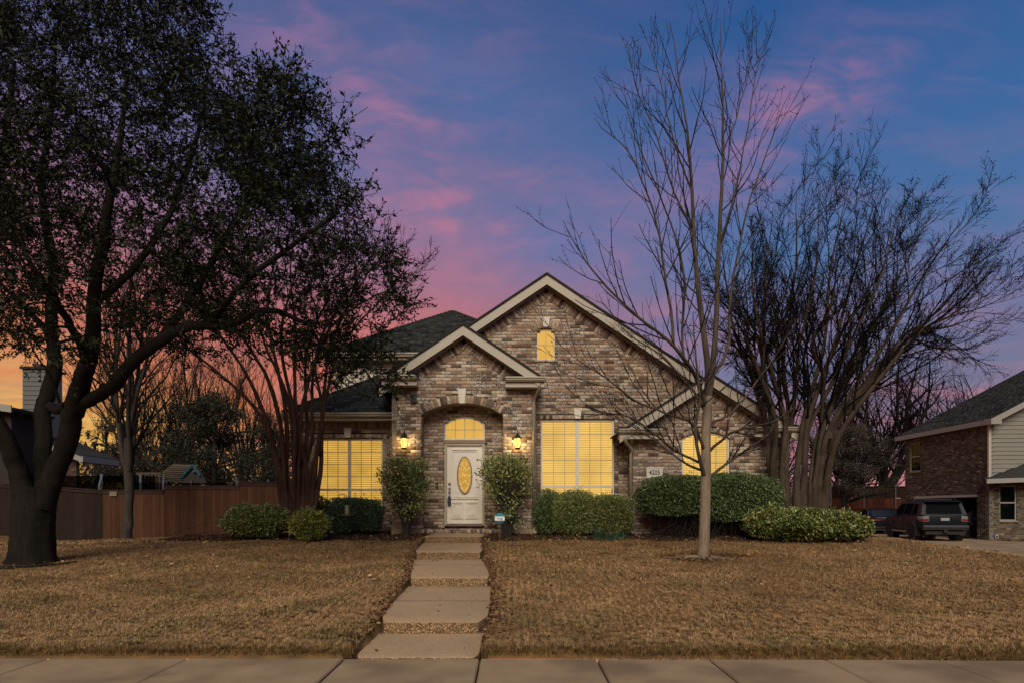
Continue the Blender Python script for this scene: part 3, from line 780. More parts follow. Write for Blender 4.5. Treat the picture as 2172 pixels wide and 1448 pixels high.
MB().prism([ell(a, .002) for a in ks[:-1]], 'y', dy_ - .008, dy_ + .001).build('oval_glass', M['oval'], door)
mb = MB(); W_ = .0065
def cl(pts): mb.tube([(dcx + x, dy_ - .011, ozc + z) for x, z in pts], W_, 5)
for s in (-1, 1):
    cl([(s * .155, .19), (s * .09, .19), (s * .04, .12), (0, .22)]); cl([(s * .02, .36), (s * .07, .28), (0, .20)]); cl([(s * .165, .02), (s * .09, -.03), (s * .03, .03), (s * .10, .07)])
    cl([(s * .03, .03), (0, -.02)]); cl([(s * .16, -.22), (s * .08, -.24), (s * .02, -.16), (0, -.12)]); cl([(s * .09, -.30), (0, -.40)])
mb.build('leaded_came', mat('came', s2l((235, 215, 165)), .4, .1, 20, emit=s2l((235, 205, 130)), estr=.18), door)
hx = ax + .065
MB().lathe((hx, dy_ - .03, PZ(1025, NY)), [(.034, 0), (.034, .032)], 14, 'y').build('deadbolt', M['metal'], door)
mb = MB(); mb.box(hx - .03, hx + .03, dy_ - .012, dy_, PZ(1045, NY), PZ(1033, NY)); mb.tube([(hx, dy_ - .012, PZ(1040, NY)), (hx, dy_ - .05, PZ(1041, NY)), (hx + .03, dy_ - .055, PZ(1042, NY))], .014); mb.build('door_handle', M['metal'], door)
M['lockbox'] = mat('lockbox', s2l((52, 64, 78)), .45, .1, 20)
lb = thing('lock_box', (hx, dy_ - .05, PZ(1060, NY)), 'small dark blue key lock box hanging from the white door handle', 'lock box')
MB().prism([(hx - .045, PZ(1070, NY)), (hx + .045, PZ(1070, NY)), (hx + .042, PZ(1055, NY)), (hx + .022, PZ(1051, NY)), (hx - .022, PZ(1051, NY)), (hx - .042, PZ(1055, NY))], 'y', dy_ - .075, dy_ - .025).build('body', M['lockbox'], lb)
MB().tube([(hx - .016, dy_ - .05, PZ(1051, NY)), (hx - .016, dy_ - .05, PZ(1044, NY)), (hx, dy_ - .05, PZ(1042, NY)), (hx + .016, dy_ - .05, PZ(1044, NY)), (hx + .016, dy_ - .05, PZ(1051, NY))], .006).build('shackle', M['metal'], lb)
db = thing('doorbell', (PX(926, NY), NY, PZ(1028, NY)), 'small black doorbell on the brick beside the front door', 'doorbell')
MB().box(PX(924, NY), PX(929, NY), NY - .03, NY, PZ(1034, NY), PZ(1023, NY)).build('body', M['black'], db)
MB().lathe((PX(926.5, NY), NY - .034, PZ(1031, NY)), [(.012, 0), (.012, .006)], 10, 'y').build('button', M['metal'], db)

# ---------------- rakes, returns, gutters, roofs ------------------------------------------
def gable_trim(xc, apex, slope, xl, xr, Y, yback, h=.245):
    """painted rake boards, soffit behind them and the roof deck above"""
    for x_end in (xl, xr):
        z_end = apex - slope * abs(x_end - xc)
        board(xc, apex, x_end, z_end, Y, Y + .035, h, 'rake_board', M['trim'], house)
        s = 1 if x_end > xc else -1
        board(xc + s * .006, apex - .02, x_end, z_end - .02, Y + .035, Y + .32, .125, 'soffit', M['soffit'], house)
        board(xc + s * .002, apex - .146, x_end - s * .24, apex - .146 - slope * (abs(x_end - xc) - .24), Y + .27, Y + .318, .10, 'frieze_board', M['trim'], house)
        mb = MB(); mb.prism([(xc, apex + .055), (x_end + s * .07, z_end + .055 - slope * .07), (x_end + s * .07, z_end + .004 - slope * .07), (xc, apex + .004)], 'y', Y - .04, yback)
        mb.build('roof_slope', M['shinglep'], house)
M['shinglep'] = mat('shingle_plain', (.035, .036, .034), .95, .35, 26, .6, 120, spec=.1)
gable_trim(m_xc, m_apex, m_slope, m_xc - 4.35, m_xc + 4.2, 15.9, 23.5)
gable_trim(pxc, p_apex, p_slope, pxc - 1.93, pxc + 1.93, 15.28, 18.5)
gable_trim(r_xc, r_apex, r_slope, r_xc - 2.26, r_xc + 2.26, 15.28, 20)
def ret(x0, x1, ztop, Y, yw, end):
    """eave return: fascia box with its own bit of roof, and an ogee gutter across it"""
    f = MB(); f.box(x0, x1, Y + .1, yw, ztop - .26, ztop - .03); f.build('eave_return', M['trim'], house)
    f = MB(); f.prism([(Y + .09, ztop - .028), (yw, ztop - .028), (yw, ztop + .09)], 'x', x0 - .01, x1 + .01); f.build('return_roof', M['shinglep'], house)
    g = MB(); prof = [(Y + .1, ztop - .02), (Y - .015, ztop - .02), (Y - .02, ztop - .045), (Y + .0, ztop - .065), (Y + .005, ztop - .10), (Y + .035, ztop - .135), (Y + .1, ztop - .14)]
    g.prism(prof, 'x', x0 - (.04 if end < 0 else 0), x1 + (.04 if end > 0 else 0)); g.build('gutter', M['gutter'], house)
gy = 15.2
ret(PX(808, 15.25), PX(883, 15.25), PZ(793, 15.25), gy, PY, -1)
ret(PX(1072, 15.25), PX(1155, 15.25), PZ(797, 15.25), gy, PY, 1)
ret(PX(1316, 15.25), PX(1404, 15.25), PZ(907, 15.25), gy, RY, -1)
ret(PX(1600, 15.25), 7.25, PZ(903, 15.25), gy, RY, 1)
# left wing gutter and fascia
gz = 3.975
g = MB(); g.prism([(16.42, gz), (16.30, gz), (16.295, gz - .03), (16.32, gz - .055), (16.325, gz - .09), (16.355, gz - .12), (16.42, gz - .125)], 'x', -6.2, pxl - .01); g.build('gutter', M['gutter'], house)
MB().box(-6.12, pxl - .01, 16.42, 16.8, gz - .19, gz - .04).build('fascia', M['trim'], house)
# gutters of the upper storey
uz = 6.40
g = MB(); g.prism([(19.66, uz), (19.54, uz), (19.535, uz - .03), (19.56, uz - .06), (19.58, uz - .12), (19.66, uz - .125)], 'x', -6.15, -1.0); g.build('gutter', M['gutter'], house)
MB().box(-6.05, -1.0, 19.66, 20.0, uz - .2, uz - .04).build('fascia', M['trim'], house)
# downspouts
def spout(x, Y, ztop, zbot, kick, parent=house):
    mb = MB(); pts = [(x + kick, Y - .42, ztop), (x + kick, Y - .40, ztop - .10), (x + kick * .6, Y - .28, ztop - .2), (x + .02, Y - .09, ztop - .30), (x, Y - .055, ztop - .42), (x, Y - .055, zbot + .1)]
    mb.tube(pts, .037, 4 if False else 8); mb.tube([(x, Y - .055, zbot + .12), (x, Y - .07, zbot + .03), (x + .03, Y - .16, zbot)], .038, 8); ob = mb.build('downspout', M['gutter'], parent, smooth=True)
    MB().box(x - .05, x + .05, Y - .02, Y, ztop - .8, ztop - .77).build('strap', M['gutter'], ob)
spout(PX(1133, PY) - .005, PY, PZ(812, 15.2), .80, .13)
spout(PX(1337.5, RY) , RY, PZ(924, 15.2), .80, -.21)
# shingled slopes: every course a row of tabs
shingle_cols = lambda k: np.array([s2l(c) for c in [(54, 56, 52), (44, 46, 44), (62, 62, 56), (50, 54, 52), (38, 40, 38), (58, 60, 58)]])[rng.choice(6, k)] * rng.uniform(.8, 1.2, (k, 1))
def shingle_roof(o, u, s, inside, ulen, slen, parent, n_single=0, name='roof_slope', course=.14, tab=.24, ref=None):
    """o origin at the eave; u along the eave; s up the slope (unit vectors); inside(a, b) test"""
    o, u, s = (np.array(v, float) for v in (o, u, s)); n = np.cross(u, s); n /= np.linalg.norm(n)
    if n[2] < 0: n = -n
    ctr = []; nb = int(slen / course) + 1
    for r in range(nb):
        a = -rng.uniform(0, tab)
        while a < ulen:
            w = tab * rng.uniform(.7, 1.25)
            bo = inside((r + 1) * course)
            if bo:
                x0, x1 = max(a, bo[0]), min(a + w, bo[1])
                if x1 - x0 > .03: ctr.append(((x0 + x1) / 2, r * course, x1 - x0 - .006, rng.uniform(.006, .012)))
            a += w
    A = np.array(ctr); k = len(A)
    def verts(A):
        V = np.empty((len(A), 8, 3))
        for i, (du, ds, up) in enumerate(((-.5, -.012, .0), (.5, -.012, .0), (.5, 1.04, 0), (-.5, 1.04, 0), (-.5, -.012, 1), (.5, -.012, 1), (.5, 1.04, .25), (-.5, 1.04, .25))):
            V[:, i] = o + u * (A[:, 0:1] + du * A[:, 2:3]) + s * (A[:, 1:2] + ds * course) + n * (.004 + up * A[:, 3:4])
        return V
    f = np.array([[0, 1, 5, 4], [1, 2, 6, 5], [2, 3, 7, 6], [3, 0, 4, 7], [4, 5, 6, 7], [3, 2, 1, 0]])
    V = verts(A)
    key = ((V.mean(1) - np.array([0, 0, CZ])) ** 2).sum(1); od = np.argsort(key); one, rest = od[:n_single], od[n_single:]
    if len(rest):
        npmesh('shingle_courses', V[rest].reshape(-1, 3), (f[None] + (np.arange(len(rest)) * 8)[:, None, None]).reshape(-1, 4), M['shingle'], parent, np.repeat(shingle_cols(len(rest)), 8, 0), kind='stuff')
    cs = shingle_cols(max(1, len(one)))
    for i, j in enumerate(one): npmesh('shingle', V[j], f, M['shingle'], parent, np.repeat(cs[i:i + 1], 8, 0))
sl_ = 1 / math.hypot(1, .667); SF = np.array((0, sl_, .667 * sl_)); SL = np.array((sl_, 0, .667 * sl_))
def deck(name, pts, parent=house, th=.05):
    pts = [np.array(p, float) for p in pts]; n = np.cross(pts[1] - pts[0], pts[2] - pts[0]); n /= np.linalg.norm(n)
    if n[2] < 0: n = -n
    v = pts + [p - n * th for p in pts]; k = len(pts)
    return MB().add(v, [list(range(k)), list(range(2 * k - 1, k - 1, -1))] + [[i, k + i, k + (i + 1) % k, (i + 1) % k] for i in range(k)]).build(name, M['shinglep'], parent)
e0 = (-6.12, 16.36, 3.985)
low = deck('roof_slope', [e0, (-3.06, 16.36, 3.985), (-3.06, 19.95, 3.985 + .667 * 3.59), (-6.12 + 3.59, 19.95, 3.985 + .667 * 3.59)])
shingle_roof(e0, (1, 0, 0), SF, lambda b: (b * sl_ - .03, 3.06) if b * sl_ < 3.58 else None, 3.2, 4.4, low, 300)
lows = deck('roof_slope', [e0, (-6.12 + 3.6, 19.96, 3.985 + .667 * 3.6), (-6.12 + 3.6, 26, 3.985 + .667 * 3.6), (-6.12, 26, 3.985)])
u0 = (-6.1, 19.6, 6.41); hwd = 3.83
up = deck('roof_slope', [u0, (1.56, 19.6, 6.41), (-2.27, 19.6 + hwd, 6.41 + .667 * hwd)])
shingle_roof(u0, (1, 0, 0), SF, lambda b: (b * sl_ - .03, 7.66 - b * sl_ + .03), 7.7, hwd / sl_, up, 0)
ups = deck('roof_slope', [u0, (-2.27, 19.6 + hwd, 6.41 + .667 * hwd), (-2.27, 27, 6.41 + .667 * hwd), (-6.1, 27, 6.41)])
ups2 = deck('roof_slope', [(1.56, 19.6, 6.41), (1.56, 27, 6.41), (-2.27, 27, 6.41 + .667 * hwd), (-2.27, 19.6 + hwd, 6.41 + .667 * hwd)])
def hipcap(a, b, parent=house, w=.11):
    a, b = np.array(a, float), np.array(b, float); n = int(np.linalg.norm(b - a) / .2)
    for i in range(n):
        c = a + (b - a) * (i + .5) / n; d = (b - a) / n
        MB().tube([c - d * .55 + (0, 0, .012), c + d * .5 + (0, 0, -.004)], [w * .5, w * .42], 8).build('hip_shingle', M['shinglep'], parent)
hipcap(u0, (-2.27, 19.6 + hwd, 6.41 + .667 * hwd)); hipcap((1.56, 19.6, 6.41), (-2.27, 19.6 + hwd, 6.41 + .667 * hwd)); hipcap(e0, (-6.12 + 3.59, 19.95, 3.985 + .667 * 3.59))
# upper storey lap siding
sw = MB().box(-5.74, -1.2, 20.02, 20.06, 3.9, 6.25).build('siding_wall', M['siding'], house)
z = 4.0
while z < 6.2:
    MB().add([(-5.75, 20.02, z), (-1.2, 20.02, z), (-1.2, 20.02, z + .175), (-5.75, 20.02, z + .175), (-5.75, 19.985, z), (-1.2, 19.985, z), (-1.2, 20.01, z + .175), (-5.75, 20.01, z + .175)],
             [[4, 5, 6, 7], [0, 1, 5, 4], [3, 7, 6, 2], [0, 4, 7, 3], [1, 2, 6, 5]]).build('siding_plank', M['siding'], sw)
    z += .17
MB().box(-5.80, -5.70, 19.97, 20.08, 3.9, 6.25).build('corner_board', M['trim'], sw)
# roof edge of the main house to the right, low behind the crape myrtle
deck('roof_slope', [(4.6, 16.25, 4.72), (7.2, 16.25, 3.3), (7.2, 24, 3.3), (4.6, 24, 4.72)])

# ---------------- wall lanterns ------------------------------------------------------------
M['lampglass'] = emitmat('lantern_glass', s2l((255, 216, 96)), 1.1, .22, 30, through=.35)
def lantern(px, label):
    x = PX(px, PY - .16); zc = PZ(938, PY - .16); y = PY - .16
    t = thing('wall_lantern', (x, y, zc), label, 'lantern', 'lit lanterns flanking the front door')
    mb = MB(); mb.lathe((x, PY - .025, zc + .20), [(.05, 0), (.05, .022)], 12, 'y'); mb.tube([(x, PY - .02, zc + .21), (x, PY - .08, zc + .30), (x, y - .01, zc + .305), (x, y, zc + .27), (x, y, zc + .18)], .011, 8)
    mb.lathe((x, y, zc + .20), [(.004, .055), (.018, .04), (.012, .02), (.02, 0)], 10); mb.build('bracket', M['black'], t)
    MB().lathe((x, y, zc + .11), [(.118, -.008), (.112, .004), (.075, .045), (.04, .07), (.03, .085), (.028, .10), (.0, .11)], 8).build('lantern_cap', M['black'], t)
    mb = MB(); mb.lathe((x, y, zc - .15), [(.0, -.03), (.05, -.012), (.072, 0), (.074, .022)], 8)
    for k in range(6):
        a = k * math.pi / 3 + .26; c, s = math.cos(a), math.sin(a)
        mb.tube([(x + .070 * c, y + .070 * s, zc - .14), (x + .098 * c, y + .098 * s, zc + .105)], .008, 5)
    mb.build('lantern_cage', M['black'], t)
    MB().lathe((x, y, zc - .13), [(.060, 0), (.088, .235)], 6).build('lantern_glass', M['lampglass'], t)
    ld = bpy.data.lights.new('lantern_light', 'POINT'); ld.energy = 18; ld.color = (1.0, .66, .26); ld.shadow_soft_size = .04
    lo = bpy.data.objects.new('lantern_light', ld); C.objects.link(lo); lo.parent = t; lo.location = (0, -.0, 0)
lantern(857, 'lit black lantern on the brick between the front door and the left window')
lantern(1098, 'lit black lantern on the brick above the shrub with the octagonal sign')
sp = thing('wall_speaker', (PX(878, PY), PY, PZ(845, PY)), 'small dark grey box mounted on the brick under the eave left of the arch', 'speaker')
MB().box(PX(872, PY), PX(884, PY), PY - .09, PY - .008, PZ(853, PY), PZ(836, PY)).build('case', M['lockbox'], sp); MB().box(PX(873.5, PY), PX(882.5, PY), PY - .096, PY - .088, PZ(851, PY), PZ(838, PY)).build('cover', M['black'], sp)
# ---------------- house number -------------------------------------------------------------
def text(body, size, loc, m, parent, name, ext=.003, align='CENTER', rot=(math.radians(90), 0, 0), sx_=1.0):
    cu = bpy.data.curves.new(name, 'FONT'); cu.body = body; cu.size = size; cu.extrude = ext; cu.align_x = align; cu.align_y = 'CENTER'
    cu.offset = .0015 if size > .1 else 0
    o = bpy.data.objects.new(name, cu); C.objects.link(o); o.data.materials.append(m)
    o.parent = parent; o.location = Vector(loc) - wloc(parent); o.rotation_euler = rot; o.scale = (sx_, 1, 1)
    me = bpy.data.meshes.new_from_object(o.evaluated_get(bpy.context.evaluated_depsgraph_get()))
    q = bpy.data.objects.new(name, me); C.objects.link(q); q.parent = parent; q.location = o.location; q.rotation_euler = rot; q.scale = o.scale
    bpy.data.objects.remove(o); q.name = name
    return q
pq = thing('house_number_plaque', (PX(1388, RY), RY - .03, PZ(1002, RY)), 'cream cast stone plaque with the house number 4205 set in the brick', 'plaque')
x0, x1, z0, z1 = PX(1371, RY), PX(1405, RY), PZ(1013, RY), PZ(990, RY)
body = MB().box(x0, x1, RY - .022, RY + .03, z0, z1).build('plaque', M['keystone'], pq)
mb = MB(); frame_ring(mb, x0, x1, z0, z1, .03, RY - .036, RY - .02); mb.build('plaque_frame', M['keystone'], pq)
text('4205', .165, ((x0 + x1) / 2, RY - .025, (z0 + z1) / 2 - .0), M['black'], pq, 'numerals', .004, sx_=.86)
# ================================================================== neighbours
FARB = np.array([s2l(c) for c in [(108, 94, 76), (94, 82, 66), (82, 72, 60), (70, 62, 54), (116, 102, 82), (98, 88, 76)]])
def far_colour(n):
    c = FARB[rng.choice(6, n)] * rng.uniform(.62, .95, (n, 1)); l = rng.random(n) < .07
    c[l] *= 1.9
    return np.concatenate([c, np.ones((n, 1))], 1)
def red_colour(n):
    c = np.array([s2l(c) for c in [(92, 62, 48), (78, 54, 44), (66, 48, 40), (104, 76, 60)]])[rng.choice(4, n)] * rng.uniform(.7, 1.05, (n, 1))
    return np.concatenate([c, np.ones((n, 1))], 1)
NX, NYF = 21.8, 28.0
nb = thing('neighbour_house', (24, 31, 0), 'dark brick two storey house with an open garage beside the driveway', 'house')
B_, m_ = Bricks(), MB()
gy0, gy1, gzt = 28.75, 33.2, 2.02
ny0, ny1, nz0, nz1 = 32.75, 33.6, 3.5, 5.05
far_end = 34.0
lay(B_, m_, (NX, 0, 0), (0, -1, 0), (-1, 0, 0), 0, 5.5, lambda z: [(-far_end, -NYF)], .2, (lambda z: (-gy1, -gy0) if z < gzt else None, lambda z: (-ny1, -ny0) if nz0 < z < nz1 else None), bl=.21)
fwx0, fwx1, fwz0, fwz1 = PX(2121, NYF), PX(2157, NYF), PZ(1103, NYF), PZ(1029, NYF)
lay(B_, m_, (0, NYF, 0), XU, YN, 0, 2.75, lambda z: [(NX, NX + 7)], .2, (lambda z: (fwx0, fwx1) if fwz0 < z < fwz1 else None,), bl=.21)
nw = m_.build('brick_wall', M['mortar_far'], nb); B_.build(nw, M['brick_far'], colour=far_colour)
MB().box(NX - .03, NX + .2, gy0, gy1, gzt, gzt + .12).build('garage_lintel', M['trim'], nb)
MB().box(NX - .02, NX + .2, gy1, gy1 + .1, 0, gzt).build('garage_jamb', M['trim'], nb)
# interior shell of the open garage
mb = MB(); mb.box(NX + .2, NX + 6, gy1 + .3, gy1 + .4, 0, 2.7); mb.box(NX + 5.9, NX + 6, 28.3, gy1 + .3, 0, 2.7); mb.box(NX + .2, NX + 6, 28.3, 28.4, 0, 2.7); mb.box(NX + .2, NX + 6, 28.4, gy1 + .3, 2.6, 2.7); mb.build('garage_lining', mat('garage_lining', (.06, .06, .06), .9), nb)
MB().box(NX + .02, NX + 6, 28.4, gy1 + .3, .02, .05).build('garage_floor', M['concrete'], nb)
# siding of the upper front
sw = MB().prism([(NX + .03, 2.7), (NX + 8, 2.7), (NX + 8, 9.3), (NX + .03, 5.5)], 'y', NYF + .03, NYF + .2).build('siding_wall', M['siding'], nb)
z = 2.74; k = 0
M['siding_far'] = mat('siding_grey', s2l((122, 121, 113)), .7, .08, 3)
while z < 8.2:
    x1 = NX + 8; xa_, xb_ = [max(NX, NX - .2 + max(0, (q_ - 5.52 + .2)) / .52) for q_ in (z, z + .2)]
    MB().add([(xa_, NYF + .03, z), (x1, NYF + .03, z), (x1, NYF + .03, z + .2), (xb_, NYF + .03, z + .2), (xa_, NYF - .015, z), (x1, NYF - .015, z), (x1, NYF + .014, z + .2), (xb_, NYF + .014, z + .2)],
             [[4, 5, 6, 7], [0, 1, 5, 4], [3, 7, 6, 2], [0, 4, 7, 3], [1, 2, 6, 5]]).build('siding_plank', M['siding_far'], sw); z += .195
MB().box(NX - .05, NX + .07, NYF - .04, NYF + .05, 2.72, 5.5).build('corner_board', M['trim'], sw)
# main roof: slope facing the drive, white fascia, rake on the front
ns = .52; ex, ez = NX - .2, 5.52
deckn = deck('roof_slope', [(ex, NYF - .4, ez), (ex + 8, NYF - .4, ez + 8 * ns), (ex + 8, far_end + .5, ez + 8 * ns), (ex, far_end + .5, ez)], nb, .08)
l2 = 1 / math.hypot(1, ns)
shingle_roof((ex, NYF - .4, ez), (0, 1, 0), (l2, 0, ns * l2), lambda b: (0, far_end + .9 - NYF) if b < 8.6 else None, far_end + .9 - NYF, 8.7, deckn, 0, course=.19, tab=.34)
M['white'] = mat('white_paint', s2l((140, 138, 131)), .6, .06, 4)
MB().box(ex - .05, ex + .02, NYF - .42, far_end + .52, ez - .24, ez - .01).build('fascia', M['white'], nb)
MB().box(ex + .02, NX, NYF - .4, far_end + .5, ez - .22, ez - .19).build('soffit', M['white'], nb)
board(ex, ez + .0, ex + 8, ez + 8 * ns, NYF - .46, NYF - .41, .26, 'rake_board', M['white'], nb)
MB().prism([(ex - .06, ez - .02), (ex + .42, ez + .2), (ex + .42, ez - .25), (ex - .06, ez - .25)], 'y', NYF - .455, NYF - .02).build('eave_return', M['white'], nb)
# low pent roof over the ground-floor front
px0 = PX(2083, NYF - .5)
pr = deck('roof_slope', [(px0, NYF - .75, 2.72), (px0 + 7, NYF - .75, 2.95), (px0 + 7, NYF, 4.1), (px0 + 2.6, NYF, 3.62), (px0 + .5, NYF, 2.86)], nb, .06)
board(px0 - .02, 2.78, px0 + 7, 3.01, NYF - .82, NYF - .75, .2, 'fascia', M['white'], nb)
def far_window(x0, x1, z0, z1, Y, par, axis='y', X=None):
    fr, p1, p2, bl_ = MB(), MB(), MB(), MB(); zm = (z0 + z1) / 2 + .02
    def B(mb, a, b, d0, d1, c, d):
        if axis == 'y': mb.box(a, b, Y + d0, Y + d1, c, d)
        else: mb.box(X + d0, X + d1, a, b, c, d)
    f = .05
    B(fr, x0, x0 + f, .05, .1, z0, z1); B(fr, x1 - f, x1, .05, .1, z0, z1); B(fr, x0 + f, x1 - f, .05, .1, z0, z0 + f); B(fr, x0 + f, x1 - f, .05, .1, z1 - f, z1); B(fr, x0 + f, x1 - f, .045, .1, zm - .03, zm + .03)
    w = fr.build('window', M['white'], par)
    B(p1, x0 + f, x1 - f, .072, .078, zm + .03, z1 - f); B(p2, x0 + f, x1 - f, .072, .078, z0 + f, zm - .03)
    p1.build('pane', M['darkpane'], w); p2.build('pane', M['darkpane'], w)
    z = z0 + f
    while z < z1 - f: B(bl_, x0 + f, x1 - f, .105, .11, z, z + .028); z += .04
    bl_.build('blind', mat('far_blind', s2l((120, 132, 128)), .7), w, kind='stuff')
    k = MB(); B(k, x0, x1, .13, .19, z0, z1); k.build('backing', M['black'], w)
    s_ = MB(); B(s_, x0 - .04, x1 + .04, -.03, .05, z0 - .06, z0 - .002); s_.build('sill', M['footing'], w)
far_window(fwx0, fwx1, fwz0, fwz1, NYF, nb)
far_window(ny0, ny1, nz0, nz1, 0, nb, 'x', NX)
ot = thing('outlet_cover', (PX(2112, NYF), NYF, PZ(1136, NYF)), 'small white outlet cover low on the neighbouring brick wall', 'outlet')
MB().box(PX(2109, NYF), PX(2116, NYF), NYF - .05, NYF - .012, PZ(1141, NYF), PZ(1132, NYF)).build('cover', M['white'], ot); MB().box(PX(2110.5, NYF), PX(2114.5, NYF), NYF - .056, NYF - .05, PZ(1139, NYF), PZ(1136, NYF)).build('flap', M['black'], ot)
# ---- the house behind the left fence
ln = thing('left_neighbour_house', (-24, 30, 0), 'dark brick house with a tall siding clad chimney behind the fence', 'house')
B_, m_ = Bricks(), MB(); Yn = 28.0; sN = .40
rx_, rz_ = PX(185, Yn), PZ(968, Yn)
lay(B_, m_, (0, Yn, 0), XU, YN, .2, 8, lambda z: [(-27, min(rx_ - .5, rx_ - .1 - max(0, (z - rz_ + .1)) / sN))] if min(rx_ - .5, rx_ - .1 - max(0, (z - rz_ + .1)) / sN) > -26.9 else [], .2, bl=.21)
w_ = m_.build('brick_wall', M['mortar_far'], ln); B_.build(w_, M['brick_far'], colour=red_colour)
board(rx_, rz_, -27.5, rz_ + (rx_ + 27.5) * sN, Yn - .45, Yn - .40, .26, 'rake_board', M['white'], ln)
deck('roof_slope', [(rx_ + .1, Yn - .48, rz_ + .05), (rx_ + .1, 30.2, rz_ + .05), (-27.5, 30.2, rz_ + .05 + (rx_ + 27.6) * sN), (-27.5, Yn - .48, rz_ + .05 + (rx_ + 27.6) * sN)], ln, .08)
MB().prism([(rx_ - .05, rz_ - .3), (rx_ + .12, rz_ - .26), (rx_ + .12, rz_ + .02), (rx_ - .05, rz_ + .04)], 'y', Yn - .46, 30.1).build('fascia', M['white'], ln)
# nearer small gable at the far edge, with its own eave
Yk = 26.0
deck('roof_slope', [(PX(42, Yk), Yk - .4, PZ(868, Yk)), (PX(42, Yk), 28, PZ(868, Yk)), (-27, 28, PZ(868, Yk) + .75), (-27, Yk - .4, PZ(868, Yk) + .75)], ln, .1)
board(PX(42, Yk), PZ(862, Yk), -27, PZ(862, Yk) + (PX(42, Yk) + 27) * .12, Yk - .46, Yk - .4, .3, 'rake_board', M['white'], ln)
MB().box(-27, PX(24, Yk), Yk, 28, .2, PZ(862, Yk)).build('gable_wall', mat('dark_brick_flat', (.03, .023, .02), .9, .3, 9), ln)
cx0, cx1, cY = PX(48, 30), PX(96, 30), 30.0
ch = MB().box(cx0 + .05, cx1 - .05, cY + .03, cY + 1.2, 3, PZ(782, 30)).build('chimney', M['siding_far'], ln)
z = 3.2
M['siding_chim'] = mat('siding_dim', s2l((92, 96, 94)), .75, .08, 3)
while z < PZ(782, 30) - .1:
    MB().add([(cx0, cY + .03, z), (cx1, cY + .03, z), (cx1, cY + .03, z + .22), (cx0, cY + .03, z + .22), (cx0, cY - .02, z), (cx1, cY - .02, z), (cx1, cY + .012, z + .22), (cx0, cY + .012, z + .22)],
             [[4, 5, 6, 7], [0, 1, 5, 4], [3, 7, 6, 2], [0, 4, 7, 3], [1, 2, 6, 5]]).build('siding_plank', M['siding_chim'], ch); z += .225
MB().box(cx0 - .08, cx1 + .08, cY - .1, cY + 1.3, PZ(782, 30), PZ(777, 30)).build('chimney_cap', M['black'], ch)
MB().box(cx0 + .35, cx1 - .35, cY + .2, cY + .9, PZ(777, 30), PZ(769, 30)).build('flue', M['black'], ch)

# ================================================================== fences
def woods(nm, c, r=.25): return mat(nm, s2l(c), .85, .3, 3.0, .25, 40, stretch=(6, 6, .5), obj_rand=r, spec=.15)
M['fence_shaded'] = woods('fence_wood_shaded', (42, 33, 28)); M['fence_brown'] = woods('fence_wood_brown', (74, 49, 36)); M['fence_red'] = woods('fence_wood_red', (92, 54, 38)); M['rail'] = woods('fence_cap', (54, 42, 36))  # run behind the oak is darker: shade of its facing put into the colour
def fence(name, pts, label, mt, board_w, zfun, gap=.006):
    """pts: [(x, y, ztop)] along the fence; boards between zfun(x,y) and the interpolated top"""
    f = thing(name, (pts[0][0], pts[0][1], 0), label, 'fence', None)
    for (xa, ya, za), (xb, yb, zb) in zip(pts[:-1], pts[1:]):
        L_ = math.hypot(xb - xa, yb - ya); d = np.array(((xb - xa) / L_, (yb - ya) / L_, 0)); n = np.array((d[1], -d[0], 0))
        k = max(1, int(L_ / board_w)); w = L_ / k
        for i in range(k):
            t = (i + .5) / k; c = np.array((xa, ya, 0)) + d * L_ * t
            z0 = float(zfun(c[0], c[1])) - .05; z1 = za + (zb - za) * t
            c[2] = (z0 + z1) / 2
            lap = .012 if i % 2 else 0
            q = MB().obox(c + n * (lap + rng.uniform(-.003, .003)), d * (w - gap) * (1.12 if i % 2 else 1), n * .018, (0, 0, z1 - z0)); q.build('board', mt, f)
        a, b = np.array((xa, ya, za)), np.array((xb, yb, zb))
        MB().obox((a + b) / 2 + np.array((0, 0, .022)) + n * .0, b - a, n * .12, (0, 0, .04)).build('cap_rail', M['rail'], f)
        MB().obox((a + b) / 2 + np.array((0, 0, -.06)) + n * .03, b - a, n * .03, (0, 0, .09)).build('trim_rail', M['rail'], f)
    return f
gz_ = lambda x, y: zt(x, y)
c0 = P(219, 1040, 22.7)
fence('wood_fence', [(*P(-70, 1022, 21.4)[:2], P(-70, 1022, 21.4)[2]), (c0[0], c0[1], c0[2])], 'board fence in shade darkened colour running behind the big oak trunk', M['fence_shaded'], .30, gz_)
p1, p2, p3 = P(348, 1040, 22.7), P(508, 1031, 22.75), P(640, 1022, 22.8)
fence('wood_fence', [(c0[0], c0[1], c0[2] - .0), (p1[0], p1[1], c0[2])], 'stepped brown board fence between the oak and the house', M['fence_brown'], .145, gz_)
fen = bpy.data.objects['wood_fence.001']
def more_fence(f, pts, mt, bw):
    tmp = fence('tmp', pts, None, mt, bw, gz_)
    for ch_ in list(tmp.children):
        off = wloc(tmp) - wloc(f); ch_.parent = f; ch_.location = ch_.location + off
    bpy.data.objects.remove(tmp)
more_fence(fen, [(p1[0], p1[1], p2[2]), (p2[0], p2[1], p2[2])], M['fence_brown'], .145)
more_fence(fen, [(p2[0], p2[1], p3[2] - .02), (p3[0], p3[1], p3[2] - .02)], M['fence_brown'], .145)
ns_ = thing('fence_sign', tuple(P(240, 1046, 22.65)), 'small pale rectangular sign on the brown fence near its corner', 'sign')
a = P(240, 1046, 22.64); MB().box(a[0] - .13, a[0] + .13, a[1] - .01, a[1] + .01, a[2] - .085, a[2] + .085).build('plate', mat('old_sign', s2l((112, 104, 90)), .7, .2, 12), ns_)
